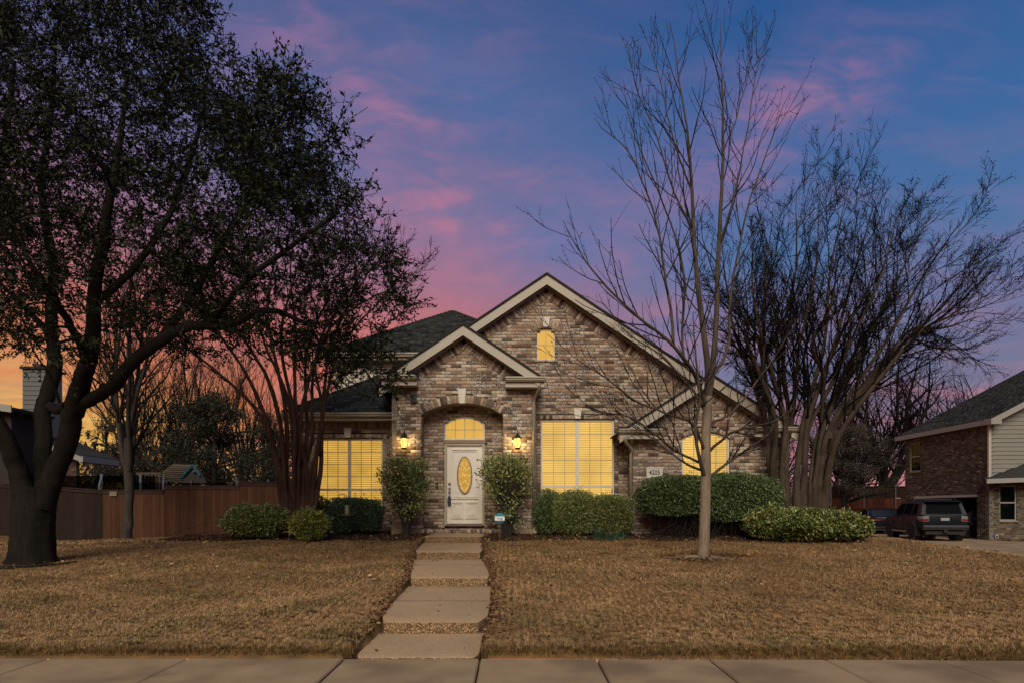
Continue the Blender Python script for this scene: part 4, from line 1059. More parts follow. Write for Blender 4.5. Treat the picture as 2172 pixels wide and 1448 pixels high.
for sx_ in (-1, 1): MB().lathe((a[0] + sx_ * .1, a[1] - .014, a[2] + .06), [(.01, 0), (.01, .008)], 8, 'y').build('screw', M['metal'], ns_)
# right: tall two-tier fence beyond the driveway, on a low timber wall
YR = 42.0
ff = thing('tall_fence', (PX(1800, YR), YR, 0), 'tall red brown fence on a low timber wall beyond the parked cars', 'fence')
def brd(xa, xb, z0, z1, bw, nm, mt, y):
    k = int((xb - xa) / bw); w = (xb - xa) / k
    for i in range(k): MB().box(xa + i * w + .004, xa + (i + 1) * w - .004, y + (.012 if i % 2 else 0), y + .02 + (.012 if i % 2 else 0), z0, z1).build(nm, mt, ff)
xa, xb = PX(1700, YR), PX(1960, YR)
M['fence_redtop'] = woods('fence_wood_upper', (58, 38, 30))  # darker red brown for the upper tier boards
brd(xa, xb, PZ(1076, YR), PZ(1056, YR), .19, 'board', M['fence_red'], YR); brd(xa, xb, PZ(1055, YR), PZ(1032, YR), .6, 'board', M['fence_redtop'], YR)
z = -.1
for i in range(3): MB().box(xa, xb, YR - .25 - .0 * i, YR - .1, z + i * .55, z + i * .55 + .53).build('timber', M['fence_red'], ff)
MB().box(xa, xb, YR - .06, YR + .09, PZ(1032, YR), PZ(1030, YR)).build('cap_rail', M['rail'], ff); MB().box(xa, xb, YR - .3, YR + .0, PZ(1079, YR), PZ(1076.5, YR)).build('ledge', M['fence_red'], ff)
for px in (1761, 1831, 1898): MB().tube([(PX(px, YR), YR - .08, PZ(1078, YR)), (PX(px, YR), YR - .08, PZ(1030, YR))], .045, 8).build('post', mat('steel_post', s2l((110, 112, 116)), .5), ff)

# ---- back-yard things seen over the left fence
M['playwood'] = woods('play_wood', (84, 74, 62)); M['teal'] = mat('teal_plastic', s2l((20, 68, 74)), .6)
YP = 29.0
pl = thing('playset', tuple(P(370, 1010, YP)), 'wooden playset with a slatted roof and teal trim behind the fence', 'playset')
rb, rt, ap = P(338, 1024, YP), P(368, 984, YP), P(410, 984, YP)
for i in range(9):
    t = (i + .5) / 9; q0 = np.array((PX(335 + 33 * t, YP), YP - .6 + .6 * t, PZ(1020 - 36 * t, YP))); q1 = np.array((PX(378 + 30 * t, YP), YP + .4 + .2 * t, PZ(1020 - 36 * t, YP)))
    MB().obox((q0 + q1) / 2, q1 - q0, (0, .05, .09), (0, -.03, .02)).build('roof_slat', M['playwood'], pl)
MB().prism([(PX(376, YP), PZ(1022, YP)), (PX(430, YP), PZ(1022, YP)), (PX(409, YP), PZ(985, YP))], 'y', YP + .35, YP + .45).build('roof_gable', M['black'], pl)
for a_, b_ in (((376, 1022), (409, 985)), ((409, 985), (424, 1008))): MB().tube([P(*a_, YP + .3), P(*b_, YP + .3)], .06, 6).build('trim', M['teal'], pl)
MB().prism([(PX(402, YP), PZ(1000, YP)), (PX(413, YP), PZ(1000, YP)), (PX(408, YP), PZ(991, YP))], 'y', YP + .2, YP + .34).build('gable_ornament', M['teal'], pl)
for px in (313, 320, 327, 334, 341, 348, 356): MB().box(PX(px - 1.2, YP), PX(px + 1.2, YP), YP - .7, YP - .65, .2, PZ(1006, YP)).build('baluster', M['playwood'], pl)
MB().box(PX(309, YP), PX(360, YP), YP - .72, YP - .64, PZ(1007, YP), PZ(1003, YP)).build('handrail', M['playwood'], pl)
for px in (342, 405): MB().box(PX(px - 2, YP), PX(px + 2, YP), YP, YP + .1, .2, PZ(1018, YP)).build('post', M['playwood'], pl)
YT = 26.5
tr = thing('trampoline', tuple(P(400, 1040, YT)), 'trampoline with tall curved poles and a dark safety net behind the fence', 'trampoline')
M['net'] = glassmat('dark_net', (.30, .31, .33), 0.0); M['steel'] = mat('pale_steel', s2l((84, 92, 96)), .6, .1, 8)
tc_, trr = P(390, 1060, YT), 3.55
for k in range(8):
    a = k * math.pi / 4 + .25; x, y = tc_[0] + trr * math.cos(a), tc_[1] + trr * .9 * math.sin(a)
    MB().tube([(x, y, .1), (x, y, 1.6), (x - .02 * math.cos(a), y, 2.35), (x - .12 * math.cos(a), y - .1 * math.sin(a), 2.75)], .04, 8).build('pole', M['steel'], tr)
n_ = 32; V = []; 
for z in (1.0, 2.45):
    for k in range(n_): a = 2 * math.pi * k / n_; V.append((tc_[0] + (trr - .1) * math.cos(a), tc_[1] + (trr * .9 - .1) * math.sin(a), z))
npmesh('net', np.array(V), np.array([[k, (k + 1) % n_, n_ + (k + 1) % n_, n_ + k] for k in range(n_)]), M['net'], tr)
MB().lathe((tc_[0], tc_[1], .95), [(trr - .25, 0), (trr, 0), (trr, .08), (trr - .25, .08), (.01, .07)], 32).build('mat_rim', M['black'], tr)
# low black mesh screens further left, behind the corner
sc_ = thing('mesh_screen', tuple(P(200, 1020, 25)), 'dark mesh screen on posts behind the fence corner', 'screen')
MB().box(PX(60, 25), PX(330, 25), 25, 25.02, .5, PZ(1008, 25)).build('mesh', M['net'], sc_)
for px in (132, 217, 300): MB().tube([(PX(px, 25), 24.95, .3), (PX(px, 25), 24.95, PZ(1004, 25))], .05, 8).build('post', M['steel'], sc_)

# ================================================================== vehicles
def vehicle(name, loc, rz, label, paint, L_, prof_low, green, hw, belt, wheels, wr):
    """local axes: +y forward, x right. prof_low: [(y, zbottom, ztop, halfwidth)]; green: side outline of the glasshouse"""
    t = bpy.data.objects.new(name, None); C.objects.link(t); t.location = loc; t.rotation_euler = (0, 0, rz); W[t.name] = Vector((0, 0, 0)); tag(t, label, 'car')
    V = []; Fq = []; n = 9
    for y, zb, zt_, w in prof_low:
        h = zt_ - zb
        V += [(-w * .80, y, zb), (-w * .97, y, zb + h * .10), (-w, y, zb + h * .45), (-w * .985, y, zb + h * .78), (-w * .93, y, zt_ - .01), (0, y, zt_ + .015), (w * .93, y, zt_ - .01), (w * .985, y, zb + h * .78), (w, y, zb + h * .45), (w * .97, y, zb + h * .10), (w * .80, y, zb)]
    n = 11; k = len(prof_low)
    for i in range(k - 1):
        for j in range(n): Fq.append([i * n + j, i * n + (j + 1) % n, (i + 1) * n + (j + 1) % n, (i + 1) * n + j])
    Fq += [list(range(n))[::-1], [(k - 1) * n + j for j in range(n)]]
    b = npmesh('body', np.array(V), Fq, paint, t, None, True)
    e = b.modifiers.new('bevel', 'BEVEL'); e.width = .02; e.segments = 2; e.limit_method = 'ANGLE'; e.angle_limit = math.radians(50)
    return t
def cabin(t, outline, w0, w1, z0, z1, paint):
    """glasshouse: side outline (y, z) extruded, narrowing from w0 at z0 to w1 at z1"""
    wz = lambda z: w0 + (w1 - w0) * (z - z0) / (z1 - z0)
    V = [(-wz(z), y, z) for y, z in outline] + [(wz(z), y, z) for y, z in outline]; k = len(outline)
    Fq = [list(range(k)), [2 * k - 1 - i for i in range(k)]] + [[i, k + i, k + (i + 1) % k, (i + 1) % k] for i in range(k)]
    o = npmesh('cabin', np.array(V), Fq, paint, t, None, False)
    e = o.modifiers.new('bevel', 'BEVEL'); e.width = .035; e.segments = 3; e.limit_method = 'ANGLE'; e.angle_limit = math.radians(25)
    return wz
def side_glass(t, pts, wz, m, s, name='side_window', off=.008):
    k = len(pts); V = [(s * (wz(z) + off), y, z) for y, z in pts] + [(s * (wz(z) - .01), y, z) for y, z in pts]
    npmesh(name, np.array(V), [list(range(k)), [2 * k - 1 - i for i in range(k)]] + [[i, k + i, k + (i + 1) % k, (i + 1) % k] for i in range(k)], m, t)
def wheel(t, x, y, r, w, rim_m, s):
    o = MB().lathe((x, y, r), [(r * .62, -w / 2), (r * .93, -w / 2), (r, -w * .36), (r, w * .36), (r * .93, w / 2), (r * .62, w / 2)], 28, 'x').build('wheel', M['tyre'], t, smooth=False)
    o['label'] = 'black tyred wheel'
    rm = MB(); xs_ = x + s * (w / 2 - .035)
    rm.lathe((xs_, y, r), [(r * .64, -.02), (r * .64, .02), (r * .56, .02), (r * .5, -.01)], 24, 'x')
    for k in range(6):
        a = k * math.pi / 3; d = np.array((0, math.cos(a), math.sin(a))); rm.obox(np.array((xs_ + s * .012, y, r)) + d * r * .3, d * r * .56, np.cross(d, (1, 0, 0)) * r * .15, (.03, 0, 0))
    rm.lathe((xs_, y, r), [(r * .16, -.02), (r * .16, .035)], 12, 'x'); rm.build('rim', rim_m, o)
M['tyre'] = mat('tyre_rubber', (.018, .018, .018), .85, .15, 12); M['suv_paint'] = mat('dark_blue_paint', (.010, .012, .016), .42, .08, 4, spec=.14); M['sedan_paint'] = mat('navy_paint', (.009, .011, .018), .3, .05, 4, spec=.22)
M['carglass'] = mat('tinted_glass', (.006, .007, .009), .5, 0, spec=.0); M['rimdark'] = mat('dark_rim', (.03, .03, .032), .4, .1, 10, metal=.6); M['rimpale'] = mat('pale_rim', (.4, .4, .42), .35, .1, 10, metal=.7)
M['redlens'] = mat('red_lens', (.16, .012, .012), .2, .1, 12, spec=.5); M['clearlens'] = mat('clear_lens', (.17, .165, .17), .25, .2, 25, spec=.2); M['plastic'] = mat('grey_plastic', (.022, .022, .024), .6, .1, 10)
suv = vehicle('parked_suv', (18.9, 26.75, .035), math.radians(-14), 'dark blue sport utility vehicle parked facing the open garage', M['suv_paint'], 4.8,
    [(0.0, .62, 1.16, .84), (.10, .52, 1.17, .90), (.5, .44, 1.15, .945), (1.6, .38, 1.13, .955), (3.4, .38, 1.11, .955), (4.3, .42, 1.08, .93), (4.68, .5, 1.02, .84), (4.78, .58, .92, .72)], None, .95, 1.1, None, .39)
wz = cabin(suv, [(.10, 1.13), (.30, 1.70), (.52, 1.77), (1.6, 1.80), (2.5, 1.77), (2.9, 1.68), (3.55, 1.13)], .93, .74, 1.1, 1.8, M['suv_paint'])
for s in (-1, 1):
    side_glass(suv, [(.52, 1.18), (.62, 1.62), (1.02, 1.66), (1.10, 1.18)], wz, M['carglass'], s); side_glass(suv, [(1.22, 1.18), (1.17, 1.66), (2.02, 1.68), (2.08, 1.18)], wz, M['carglass'], s); side_glass(suv, [(2.18, 1.18), (2.13, 1.68), (2.72, 1.64), (3.28, 1.18)], wz, M['carglass'], s)
    for y in (1.13, 2.13): MB().box(s * .957 - .004, s * .957 + .004, y - .006, y + .006, .5, 1.1).build('door_seam', M['black'], suv)
    for y in (1.95, 2.95): MB().box(s * .965 - .018, s * .965 + .018, y - .1, y + .1, .99, 1.02).build('door_handle', M['suv_paint'], suv)
    for y in (.98, 3.78):
        wheel(suv, s * .84, y, .385, .25, M['rimdark'], s)
        fl = MB(); fl.tube([(s * .95, y + .5 * math.cos(a), .385 + .5 * math.sin(a)) for a in np.linspace(-.25, math.pi + .25, 15)], .045, 6); fl.build('wheel_flare', M['plastic'], suv)
        MB().lathe((s * .80, y, .40), [(.45, -.16), (.45, .165)], 20, 'x').build('wheel_well', M['black'], suv)
    MB().box(s * .93 - .07, s * .93 + .07, 1.55, 3.3, .36, .42).build('side_step', M['rimpale'], suv)
    MB().box(s * .86 - .10, s * .86 + .10, .48, .50, .22, .52).build('mud_flap', M['black'], suv)
    MB().tube([(s * .66, .6, 1.80), (s * .66, .75, 1.87), (s * .66, 2.3, 1.86), (s * .66, 2.45, 1.78)], .022, 6).build('roof_rail', M['plastic'], suv)
    lt = MB().add([(s * .62, -.012, 1.12), (s * .845, -.005, 1.10), (s * .915, .12, 1.10), (s * .93, .42, 1.09), (s * .62, -.012, .88), (s * .84, -.004, .86), (s * .93, .12, .88), (s * .955, .30, .98)], [[0, 1, 5, 4], [1, 2, 6, 5], [2, 3, 7, 6]]); tl = lt.build('tail_light', M['clearlens'], suv)
    MB().add([(s * .64, -.018, .98), (s * .84, -.010, .97), (s * .925, .11, .97), (s * .64, -.018, .90), (s * .84, -.010, .88), (s * .935, .11, .90)], [[0, 1, 4, 3], [1, 2, 5, 4]]).build('red_lens', M['redlens'], tl)
    MB().obox((s * 1.02, 2.95, 1.22), (.2, 0, 0), (0, .12, 0), (0, 0, .17)).build('door_mirror', M['suv_paint'], suv)
    MB().tube([(s * .74, .12, 1.73), (s * .70, .11, 1.74)], .01, 5).build('badge', M['rimdark'], suv)
MB().add([(-.70, .115, 1.20), (.70, .115, 1.20), (.62, .275, 1.66), (-.62, .275, 1.66)], [[0, 1, 2, 3]]).build('rear_window', M['carglass'], suv)
MB().prism([(.0 + .10, 1.73), (.52, 1.80), (.52, 1.76), (.20, 1.69)], 'x', -.70, .70).build('spoiler', M['suv_paint'], suv)
MB().prism([(-.10, .50), (-.14, .62), (-.10, .70), (.12, .72), (.12, .46)], 'x', -.86, .86).build('bumper', M['plastic'], suv)
MB().box(-.165, .165, -.022, .01, .90, 1.02).build('number_plate', mat('plate', s2l((136, 140, 144)), .5, .25, 40), suv)
MB().box(-.30, .30, -.035, .01, 1.045, 1.085).build('tailgate_handle', M['plastic'], suv)
MB().box(-.08, .08, -.10, .2, .38, .50).build('tow_hitch', M['black'], suv); MB().box(-.75, .75, .0, 4.4, .30, .44).build('chassis', M['black'], suv)
MB().tube([(-.62, .95, 1.83), (.62, .95, 1.83)], .02, 6).build('cross_bar', M['plastic'], suv); MB().tube([(-.62, 2.05, 1.85), (.62, 2.05, 1.85)], .02, 6).build('cross_bar', M['plastic'], suv)
sed = vehicle('parked_sedan', (PX(1885, 35), 35.0, .035), math.radians(-12), 'dark navy sedan with red tail lights parked beyond the shrubs', M['sedan_paint'], 4.7,
    [(0.0, .55, .98, .72), (.12, .36, 1.02, .86), (.6, .30, 1.0, .91), (2, .24, .94, .92), (3.6, .26, .92, .92), (4.3, .34, .82, .88), (4.68, .45, .68, .68)], None, .9, .95, None, .33)
wz = cabin(sed, [(.30, .98), (1.05, 1.38), (1.6, 1.45), (2.3, 1.43), (3.4, .94)], .86, .62, .94, 1.45, M['sedan_paint'])
for s in (-1, 1):
    side_glass(sed, [(.80, 1.02), (1.15, 1.31), (1.28, 1.02)], wz, M['carglass'], s); side_glass(sed, [(1.36, 1.02), (1.30, 1.34), (2.0, 1.38), (2.02, 1.01)], wz, M['carglass'], s); side_glass(sed, [(2.1, 1.01), (2.08, 1.38), (2.35, 1.36), (3.1, 1.0)], wz, M['carglass'], s)
    MB().tube([(s * (wz(1.01) + .012), .78, 1.01), (s * (wz(1.33) + .012), 1.12, 1.33), (s * (wz(1.40) + .012), 1.6, 1.40)], .013, 5).build('chrome_trim', M['rimpale'], sed)
    for y in (.95, 3.72): 
        wheel(sed, s * .82, y, .33, .22, M['rimpale'], s); MB().lathe((s * .78, y, .34), [(.39, -.15), (.39, .155)], 20, 'x').build('wheel_well', M['black'], sed)
    MB().add([(s * .30, -.02, .86), (s * .72, -.012, .88), (s * .885, .14, .92), (s * .915, .46, .93), (s * .30, -.02, .78), (s * .73, -.012, .76), (s * .89, .14, .78), (s * .915, .34, .86)], [[0, 1, 5, 4], [1, 2, 6, 5], [2, 3, 7, 6]]).build('tail_light', M['redlens'], sed)
    MB().box(s * .62 - .14, s * .62 + .14, -.028, .0, .80, .815).build('light_strip', M['clearlens'], sed)
    MB().obox((s * .97, 2.95, 1.02), (.18, 0, 0), (0, .12, 0), (0, 0, .12)).build('door_mirror', M['sedan_paint'], sed)
MB().add([(-.72, .36, 1.02), (.72, .36, 1.02), (.60, 1.02, 1.385), (-.60, 1.02, 1.385)], [[0, 1, 2, 3]]).build('rear_window', mat('sedan_glass', (.024, .03, .034), .2, 0, spec=.05), sed)
MB().box(-.8, .8, .02, 4.4, .2, .34).build('chassis', M['black'], sed); MB().box(-.78, .78, -.05, .1, .36, .44).build('bumper_trim', M['plastic'], sed)
# standing dirt bike in the garage mouth
db_ = thing('motorbike', (22.45, 29.6, .05), 'dark motorbike with a pale wheel standing in the open garage', 'motorbike')
x, y = PX(2066, 29.3), 29.3; zc = PZ(1099, 29.3)
MB().lathe((x, y, zc), [(.26, -.05), (.36, -.05), (.38, 0), (.36, .05), (.26, .05)], 24, 'y').build('tyre', M['tyre'], db_)
mb = MB(); mb.lathe((x, y - .01, zc), [(.19, -.03), (.265, -.035), (.265, .03), (.19, .03)], 24, 'y'); mb.lathe((x, y - .02, zc), [(.05, -.05), (.05, .05)], 10, 'y')
for k in range(8): a = k * math.pi / 4; mb.tube([(x, y - .02, zc), (x + .2 * math.cos(a), y - .02, zc + .2 * math.sin(a))], .008, 4)
mb.build('rim', M['rimpale'], db_)
mb = MB(); mb.tube([(x, y - .03, zc), (x - .05, y + .3, zc - .5), (x - .1, y + .9, zc - .55)], .04, 6); mb.tube([(x, y, zc - .1), (x, y, .1)], .03, 6); mb.box(x - .35, x + .2, y + .1, y + .9, .12, .5); mb.tube([(x - .3, y + .2, zc - .25), (x + .25, y + .2, zc - .3)], .02, 6); mb.build('frame', M['black'], db_)
mb = MB(); mb.lathe((x - .1, y + .6, .36), [(.2, -.06), (.31, -.05), (.31, .05), (.2, .06)], 20, 'y'); mb.build('tyre', M['tyre'], db_)
# ================================================================== plants
def norm(a): return a / (np.linalg.norm(a, axis=-1, keepdims=True) + 1e-9)
class Limbs:
    """gathers many tapering limbs (all paths of a batch share a point count) into one mesh"""
    def __init__(s): s.V = []; s.F = []; s.n = 0
    def add(s, Pt, R, sides=5):
        Pt = np.asarray(Pt, float); R = np.asarray(R, float)
        if Pt.ndim == 2: Pt, R = Pt[None], R[None]
        M_, N_, _ = Pt.shape
        T = np.empty_like(Pt); T[:, 1:-1] = Pt[:, 2:] - Pt[:, :-2]; T[:, 0] = Pt[:, 1] - Pt[:, 0]; T[:, -1] = Pt[:, -1] - Pt[:, -2]; T = norm(T)
        g = norm(Pt[:, -1] - Pt[:, 0]); ref = np.where(np.abs(g[:, 2:3]) < .8, np.array([[0, 0, 1.0]]), np.array([[1.0, 0, 0]]))[:, None]
        A = norm(np.cross(T, np.broadcast_to(ref, T.shape))); B = np.cross(T, A)
        a = np.arange(sides) * 2 * math.pi / sides
        V = Pt[:, :, None] + R[:, :, None, None] * (np.cos(a)[None, None, :, None] * A[:, :, None] + np.sin(a)[None, None, :, None] * B[:, :, None])
        idx = np.arange(M_ * N_ * sides).reshape(M_, N_, sides) + s.n
        q = np.stack([idx[:, :-1], np.roll(idx, -1, 2)[:, :-1], np.roll(idx, -1, 2)[:, 1:], idx[:, 1:]], -1).reshape(-1, 4)
        s.V.append(V.reshape(-1, 3)); s.F.append(q); s.n += M_ * N_ * sides
    def ridged(s, Pt, R, sides=24, amp=.05, freq=5):
        # furrowed trunk: ridges that wander along its length
        Pt = np.asarray(Pt, float); R = np.asarray(R, float); N_ = len(Pt); n0 = len(s.V); s.add(Pt, R, sides)
        V = s.V[n0].reshape(N_, sides, 3); a = np.arange(sides) * 2 * math.pi / sides; t = np.arange(N_)[:, None] * .35; p_ = rng.uniform(0, 6, 5)
        d = amp * (.5 * np.sin(freq * a[None] + p_[0] + .6 * np.sin(t + p_[1])) + .35 * np.sin((freq * 2 + 1) * a[None] + p_[2] + np.sin(t * .7 + p_[3])) + .3 * np.sin(3 * a[None] + t * .5 + p_[4])) + rng.normal(0, amp * .18, (N_, sides))
        s.V[n0] = (Pt[:, None] + (V - Pt[:, None]) * (1 + d[..., None])).reshape(-1, 3)
    def build(s, name, m, parent, kind=None):
        return npmesh(name, np.concatenate(s.V), np.concatenate(s.F), m, parent, None, True, kind)
def spline(pts, n):
    """Catmull-Rom through points, n samples"""
    p = np.array(pts, float); p = np.vstack([2 * p[0] - p[1], p, 2 * p[-1] - p[-2]]); k = len(p) - 3
    t = np.linspace(0, k - 1e-6, n); i = t.astype(int); f = (t - i)[:, None]
    a, b, c, d = p[i], p[i + 1], p[i + 2], p[i + 3]
    return .5 * (2 * b + (c - a) * f + (2 * a - 5 * b + 4 * c - d) * f ** 2 + (3 * b - 3 * c + d - a) * f ** 3)
def grow(S, D, L, R, N_=6, wig=.12, up=.05, tip=.35):
    S = np.array(S, float); D = norm(np.array(D, float)); k = len(S); out = [S]; d = D
    for i in range(N_ - 1):
        d = norm(d + rng.normal(0, wig, (k, 3)) + np.array([0, 0, up])); out.append(out[-1] + d * (L / (N_ - 1))[:, None])
    Pt = np.stack(out, 1); return Pt, R[:, None] * np.linspace(1, tip, N_)[None]
def spawn(Pt, Rr, n, t0, t1, ang, lf, rf, L, flat=None):
    """n side shoots on each limb of a batch; ang degrees off the parent's line"""
    k, N_, _ = Pt.shape
    t = t0 + (t1 - t0) * (np.arange(n)[None] + rng.random((k, n))) / n
    x = t * (N_ - 1); i = np.minimum(x.astype(int), N_ - 2); f = (x - i)[..., None]; r = np.arange(k)[:, None]
    S = Pt[r, i] * (1 - f) + Pt[r, i + 1] * f; T = norm(Pt[r, i + 1] - Pt[r, i]); Rp = Rr[r, i] * (1 - f[..., 0]) + Rr[r, i + 1] * f[..., 0]
    q = rng.normal(0, 1, (k, n, 3)); 
    if flat is not None: q = q * np.array(flat)
    q = norm(q - (q * T).sum(-1, keepdims=True) * T)
    a = np.radians(ang) * rng.uniform(.6, 1.4, (k, n, 1))
    D = T * np.cos(a) + q * np.sin(a)
    Lc = L[:, None] * lf * (1.15 - .55 * t) * rng.uniform(.6, 1.25, (k, n))
    return S.reshape(-1, 3), D.reshape(-1, 3), Lc.ravel(), (Rp * rf).ravel()
def leaves(C_, D_, size, col, aspect=.42, fold=.18, name='crown', m=None, parent=None, kind=None):
    """one small folded leaf (two faces) at every point"""
    k = len(C_); D_ = norm(D_); q = norm(np.cross(D_, rng.normal(0, 1, (k, 3)))); n = np.cross(D_, q)
    s = np.asarray(size)[:, None] if np.ndim(size) else size
    V = np.empty((k, 4, 3)); V[:, 0] = C_; V[:, 2] = C_ + D_ * s
    mid = C_ + D_ * s * .5
    V[:, 1] = mid + q * s * aspect * .5 + n * s * fold * .5; V[:, 3] = mid - q * s * aspect * .5 + n * s * fold * .5
    b = np.arange(k)[:, None] * 4
    Fc = np.concatenate([b + np.array([[0, 1, 2]]), b + np.array([[0, 2, 3]])], 1).reshape(-1, 3)
    return npmesh(name, V.reshape(-1, 3), Fc, m, parent, np.repeat(col, 4, 0), False, kind)
def leafcol(k, cols, lo=.7, hi=1.2):
    return np.array([s2l(c) for c in cols])[rng.choice(len(cols), k)] * rng.uniform(lo, hi, (k, 1))
M['leaf'] = mat('leaf', (.05, .07, .03), .38, 0, attr=True, spec=.5)
M['oakleaf'] = mat('oak_leaf', (.03, .035, .02), .6, 0, attr=True, spec=.2)
def bark(nm, c, c2, sc_=5, b=.6): return mat(nm, s2l(c), .95, .35, sc_, b, sc_ * 5, stretch=(3.2, 3.2, .4), tint=s2l(c2), tscale=2.4, tamt=.5, spec=.1)
M['oakbark'] = bark('oak_bark', (36, 33, 29), (24, 22, 20), 7, 1.0); M['crapebark'] = bark('crape_bark', (78, 60, 50), (46, 33, 28), 5, .7); M['crapedark'] = bark('crape_bark_dark', (70, 60, 51), (40, 34, 29), 5, .7)
M['greybark'] = bark('grey_bark', (66, 61, 56), (46, 43, 40), 6, .5); M['twig'] = mat('twig', s2l((42, 37, 34)), .95, .2, 6, spec=.1); M['darktwig'] = mat('dark_twig', s2l((22, 20, 19)), .95, .2, 6, spec=.1); M['sapbark'] = bark('sapling_bark', (138, 123, 106), (96, 86, 75), 10, .9)
def flare(pts, n, r, power=.0, sides=14, L_=None):
    Pt = spline(pts, n); t = np.linspace(0, 1, n); R = np.interp(t, np.linspace(0, 1, len(r)), r); L_.ridged(Pt, R, sides * 2, .06, 7); return Pt, R

# ------------------------------------------------ the live oak in front
oY = 10.5
oz0 = float(zt(PX(65, oY), oY))
oak = thing('live_oak', (PX(65, oY), oY, oz0), 'large dark evergreen oak with forked trunk spreading over the left lawn', 'tree')
T_ = Limbs()
def pp(*l): return [P(a, b, oY + c) for a, b, c in l]
flare([P(66, 1204, oY), P(67, 1180, oY), P(70, 1120, oY), P(76, 1060, oY), P(80, 1030, oY)], 36, [.44, .345, .305, .30, .32], L_=T_, sides=18)
tlimbs = [
 (pp((58, 1075, 0), (40, 1000, -.1), (12, 935, -.3), (-30, 850, -.5), (-60, 700, -.6), (-40, 500, -.4), (10, 300, -.2), (30, 130, 0)), [.27, .20, .18, .17, .14, .10, .06, .03]),
 (pp((84, 1068, .1), (88, 990, .25), (93, 930, .3), (92, 880, .35), (104, 825, .4), (116, 770, .5), (108, 690, .7), (112, 560, 1.0), (90, 400, 1.2), (110, 220, 1.0), (120, 60, .8)), [.24, .19, .175, .165, .15, .14, .12, .10, .075, .045, .02]),
 (pp((92, 1072, -.05), (118, 1000, -.15), (142, 940, -.25), (154, 880, -.35), (166, 835, -.5), (182, 785, -.7), (198, 715, -.9), (200, 620, -1.2), (225, 480, -1.5), (250, 330, -1.6), (270, 160, -1.4)), [.26, .215, .205, .20, .185, .15, .13, .105, .08, .05, .02]),
 (pp((160, 858, -.4), (200, 842, -.5), (240, 818, -.7), (275, 775, -.9), (330, 730, -1.0), (400, 694, -1.1), (480, 690, -1.2), (570, 660, -1.2), (660, 690, -1.0)), [.15, .14, .13, .125, .11, .09, .07, .05, .025]),
 (pp((330, 730, -1.0), (400, 640, -.4), (470, 520, .3), (550, 380, .8), (600, 240, 1.0)), [.09, .08, .065, .045, .02]),
 (pp((440, 690, -1.1), (520, 600, -1.8), (620, 520, -2.0), (720, 450, -2.0)), [.065, .055, .04, .02]),
 (pp((108, 862, .3), (125, 868, .05), (150, 862, -.3)), [.12, .10, .13]),
 (pp((185, 780, -.7), (150, 690, -1.4), (90, 600, -2.0), (40, 520, -2.2)), [.08, .07, .05, .02]),
 (pp((205, 640, -1.1), (290, 560, -1.0), (370, 430, -.6), (420, 280, -.3), (440, 150, 0)), [.085, .07, .055, .04, .02]),
 (pp((100, 700, .7), (40, 640, 1.3), (0, 600, 1.6)), [.08, .06, .03]),
]
nodes, par, nrad = [], [], []
for pts, r in tlimbs:
    n = len(pts) * 5; Pt = spline(pts, n); R = np.interp(np.linspace(0, 1, n), np.linspace(0, 1, len(r)), r)
    R = R * np.interp(np.linspace(0, 1, n), [0, .3, 1], [.72, .76, .95]); Pt[1:-1] += rng.normal(0, .008, Pt[1:-1].shape); T_.ridged(Pt, R, 16, .06, 5) if r[0] > .1 else T_.add(Pt, R, 10)
    k0 = int(n * (.45 if r[0] > .2 else .2)); nodes += list(Pt[k0:]); nrad += list(R[k0:])
# surface roots ringing the base
for a0, a1, rr in ((-2.9, -.3, .60), (-2.6, -1.2, .78), (-1.2, .2, .66)):
    aa = np.linspace(a0, a1, 12); c = np.array((PX(65, oY), oY, 0)); pts = np.stack([c[0] + rr * np.cos(aa) * (1 + .1 * np.sin(aa * 3)), oY + rr * np.sin(aa), np.zeros(12)], 1); pts[:, 2] = zt(pts[:, 0], pts[:, 1]) + .004
    l_ = Limbs(); l_.add(pts, np.full(12, .026), 6); l_.build('root', M['oakbark'], oak)
CAN = [(-120, -60), (400, -60), (425, 60), (470, 95), (500, 130), (480, 200), (525, 205), (560, 165), (612, 125), (655, 180), (672, 245), (720, 290), (690, 330), (735, 345), (775, 370), (815, 385), (800, 440), (800, 500), (850, 560), (835, 600), (870, 640), (820, 670), (790, 730), (820, 780), (822, 840), (790, 810), (740, 790), (690, 775), (630, 745), (570, 720), (500, 715), (440, 735), (380, 745), (330, 700), (270, 690), (230, 730), (190, 750), (140, 720), (95, 715), (50, 775), (10, 765), (-120, 720)]
tg = []
while len(tg) < 560:
    x, y = rng.uniform(-120, 880), rng.uniform(-60, 850)
    if not in_poly(np.array([x]), np.array([y]), CAN)[0]: continue
    # thin gaps where the sky comes through
    gap = math.sin(x * .021 + 1.3) * math.sin(y * .026 + .4) + .6 * math.sin(x * .043 - y * .031)
    if gap > .5 and rng.random() < .8: continue
    if y > 560 and x < 330 and rng.random() < .45: continue
    edge = 1.0 if x > 600 else 1.6
    tg.append((x, y, float(rng.normal(0, 1.25 * edge ** .6))))
tg = np.array(tg); TP = np.array([P(x, y, oY + d - .3) for x, y, d in tg])
nodes = np.array(nodes); nrad = np.array(nrad)
dist0 = np.sqrt(((TP[:, None] - nodes[None]) ** 2).sum(-1)).min(1)
paths = []; tips = []; root_xy = np.array(oak.location)
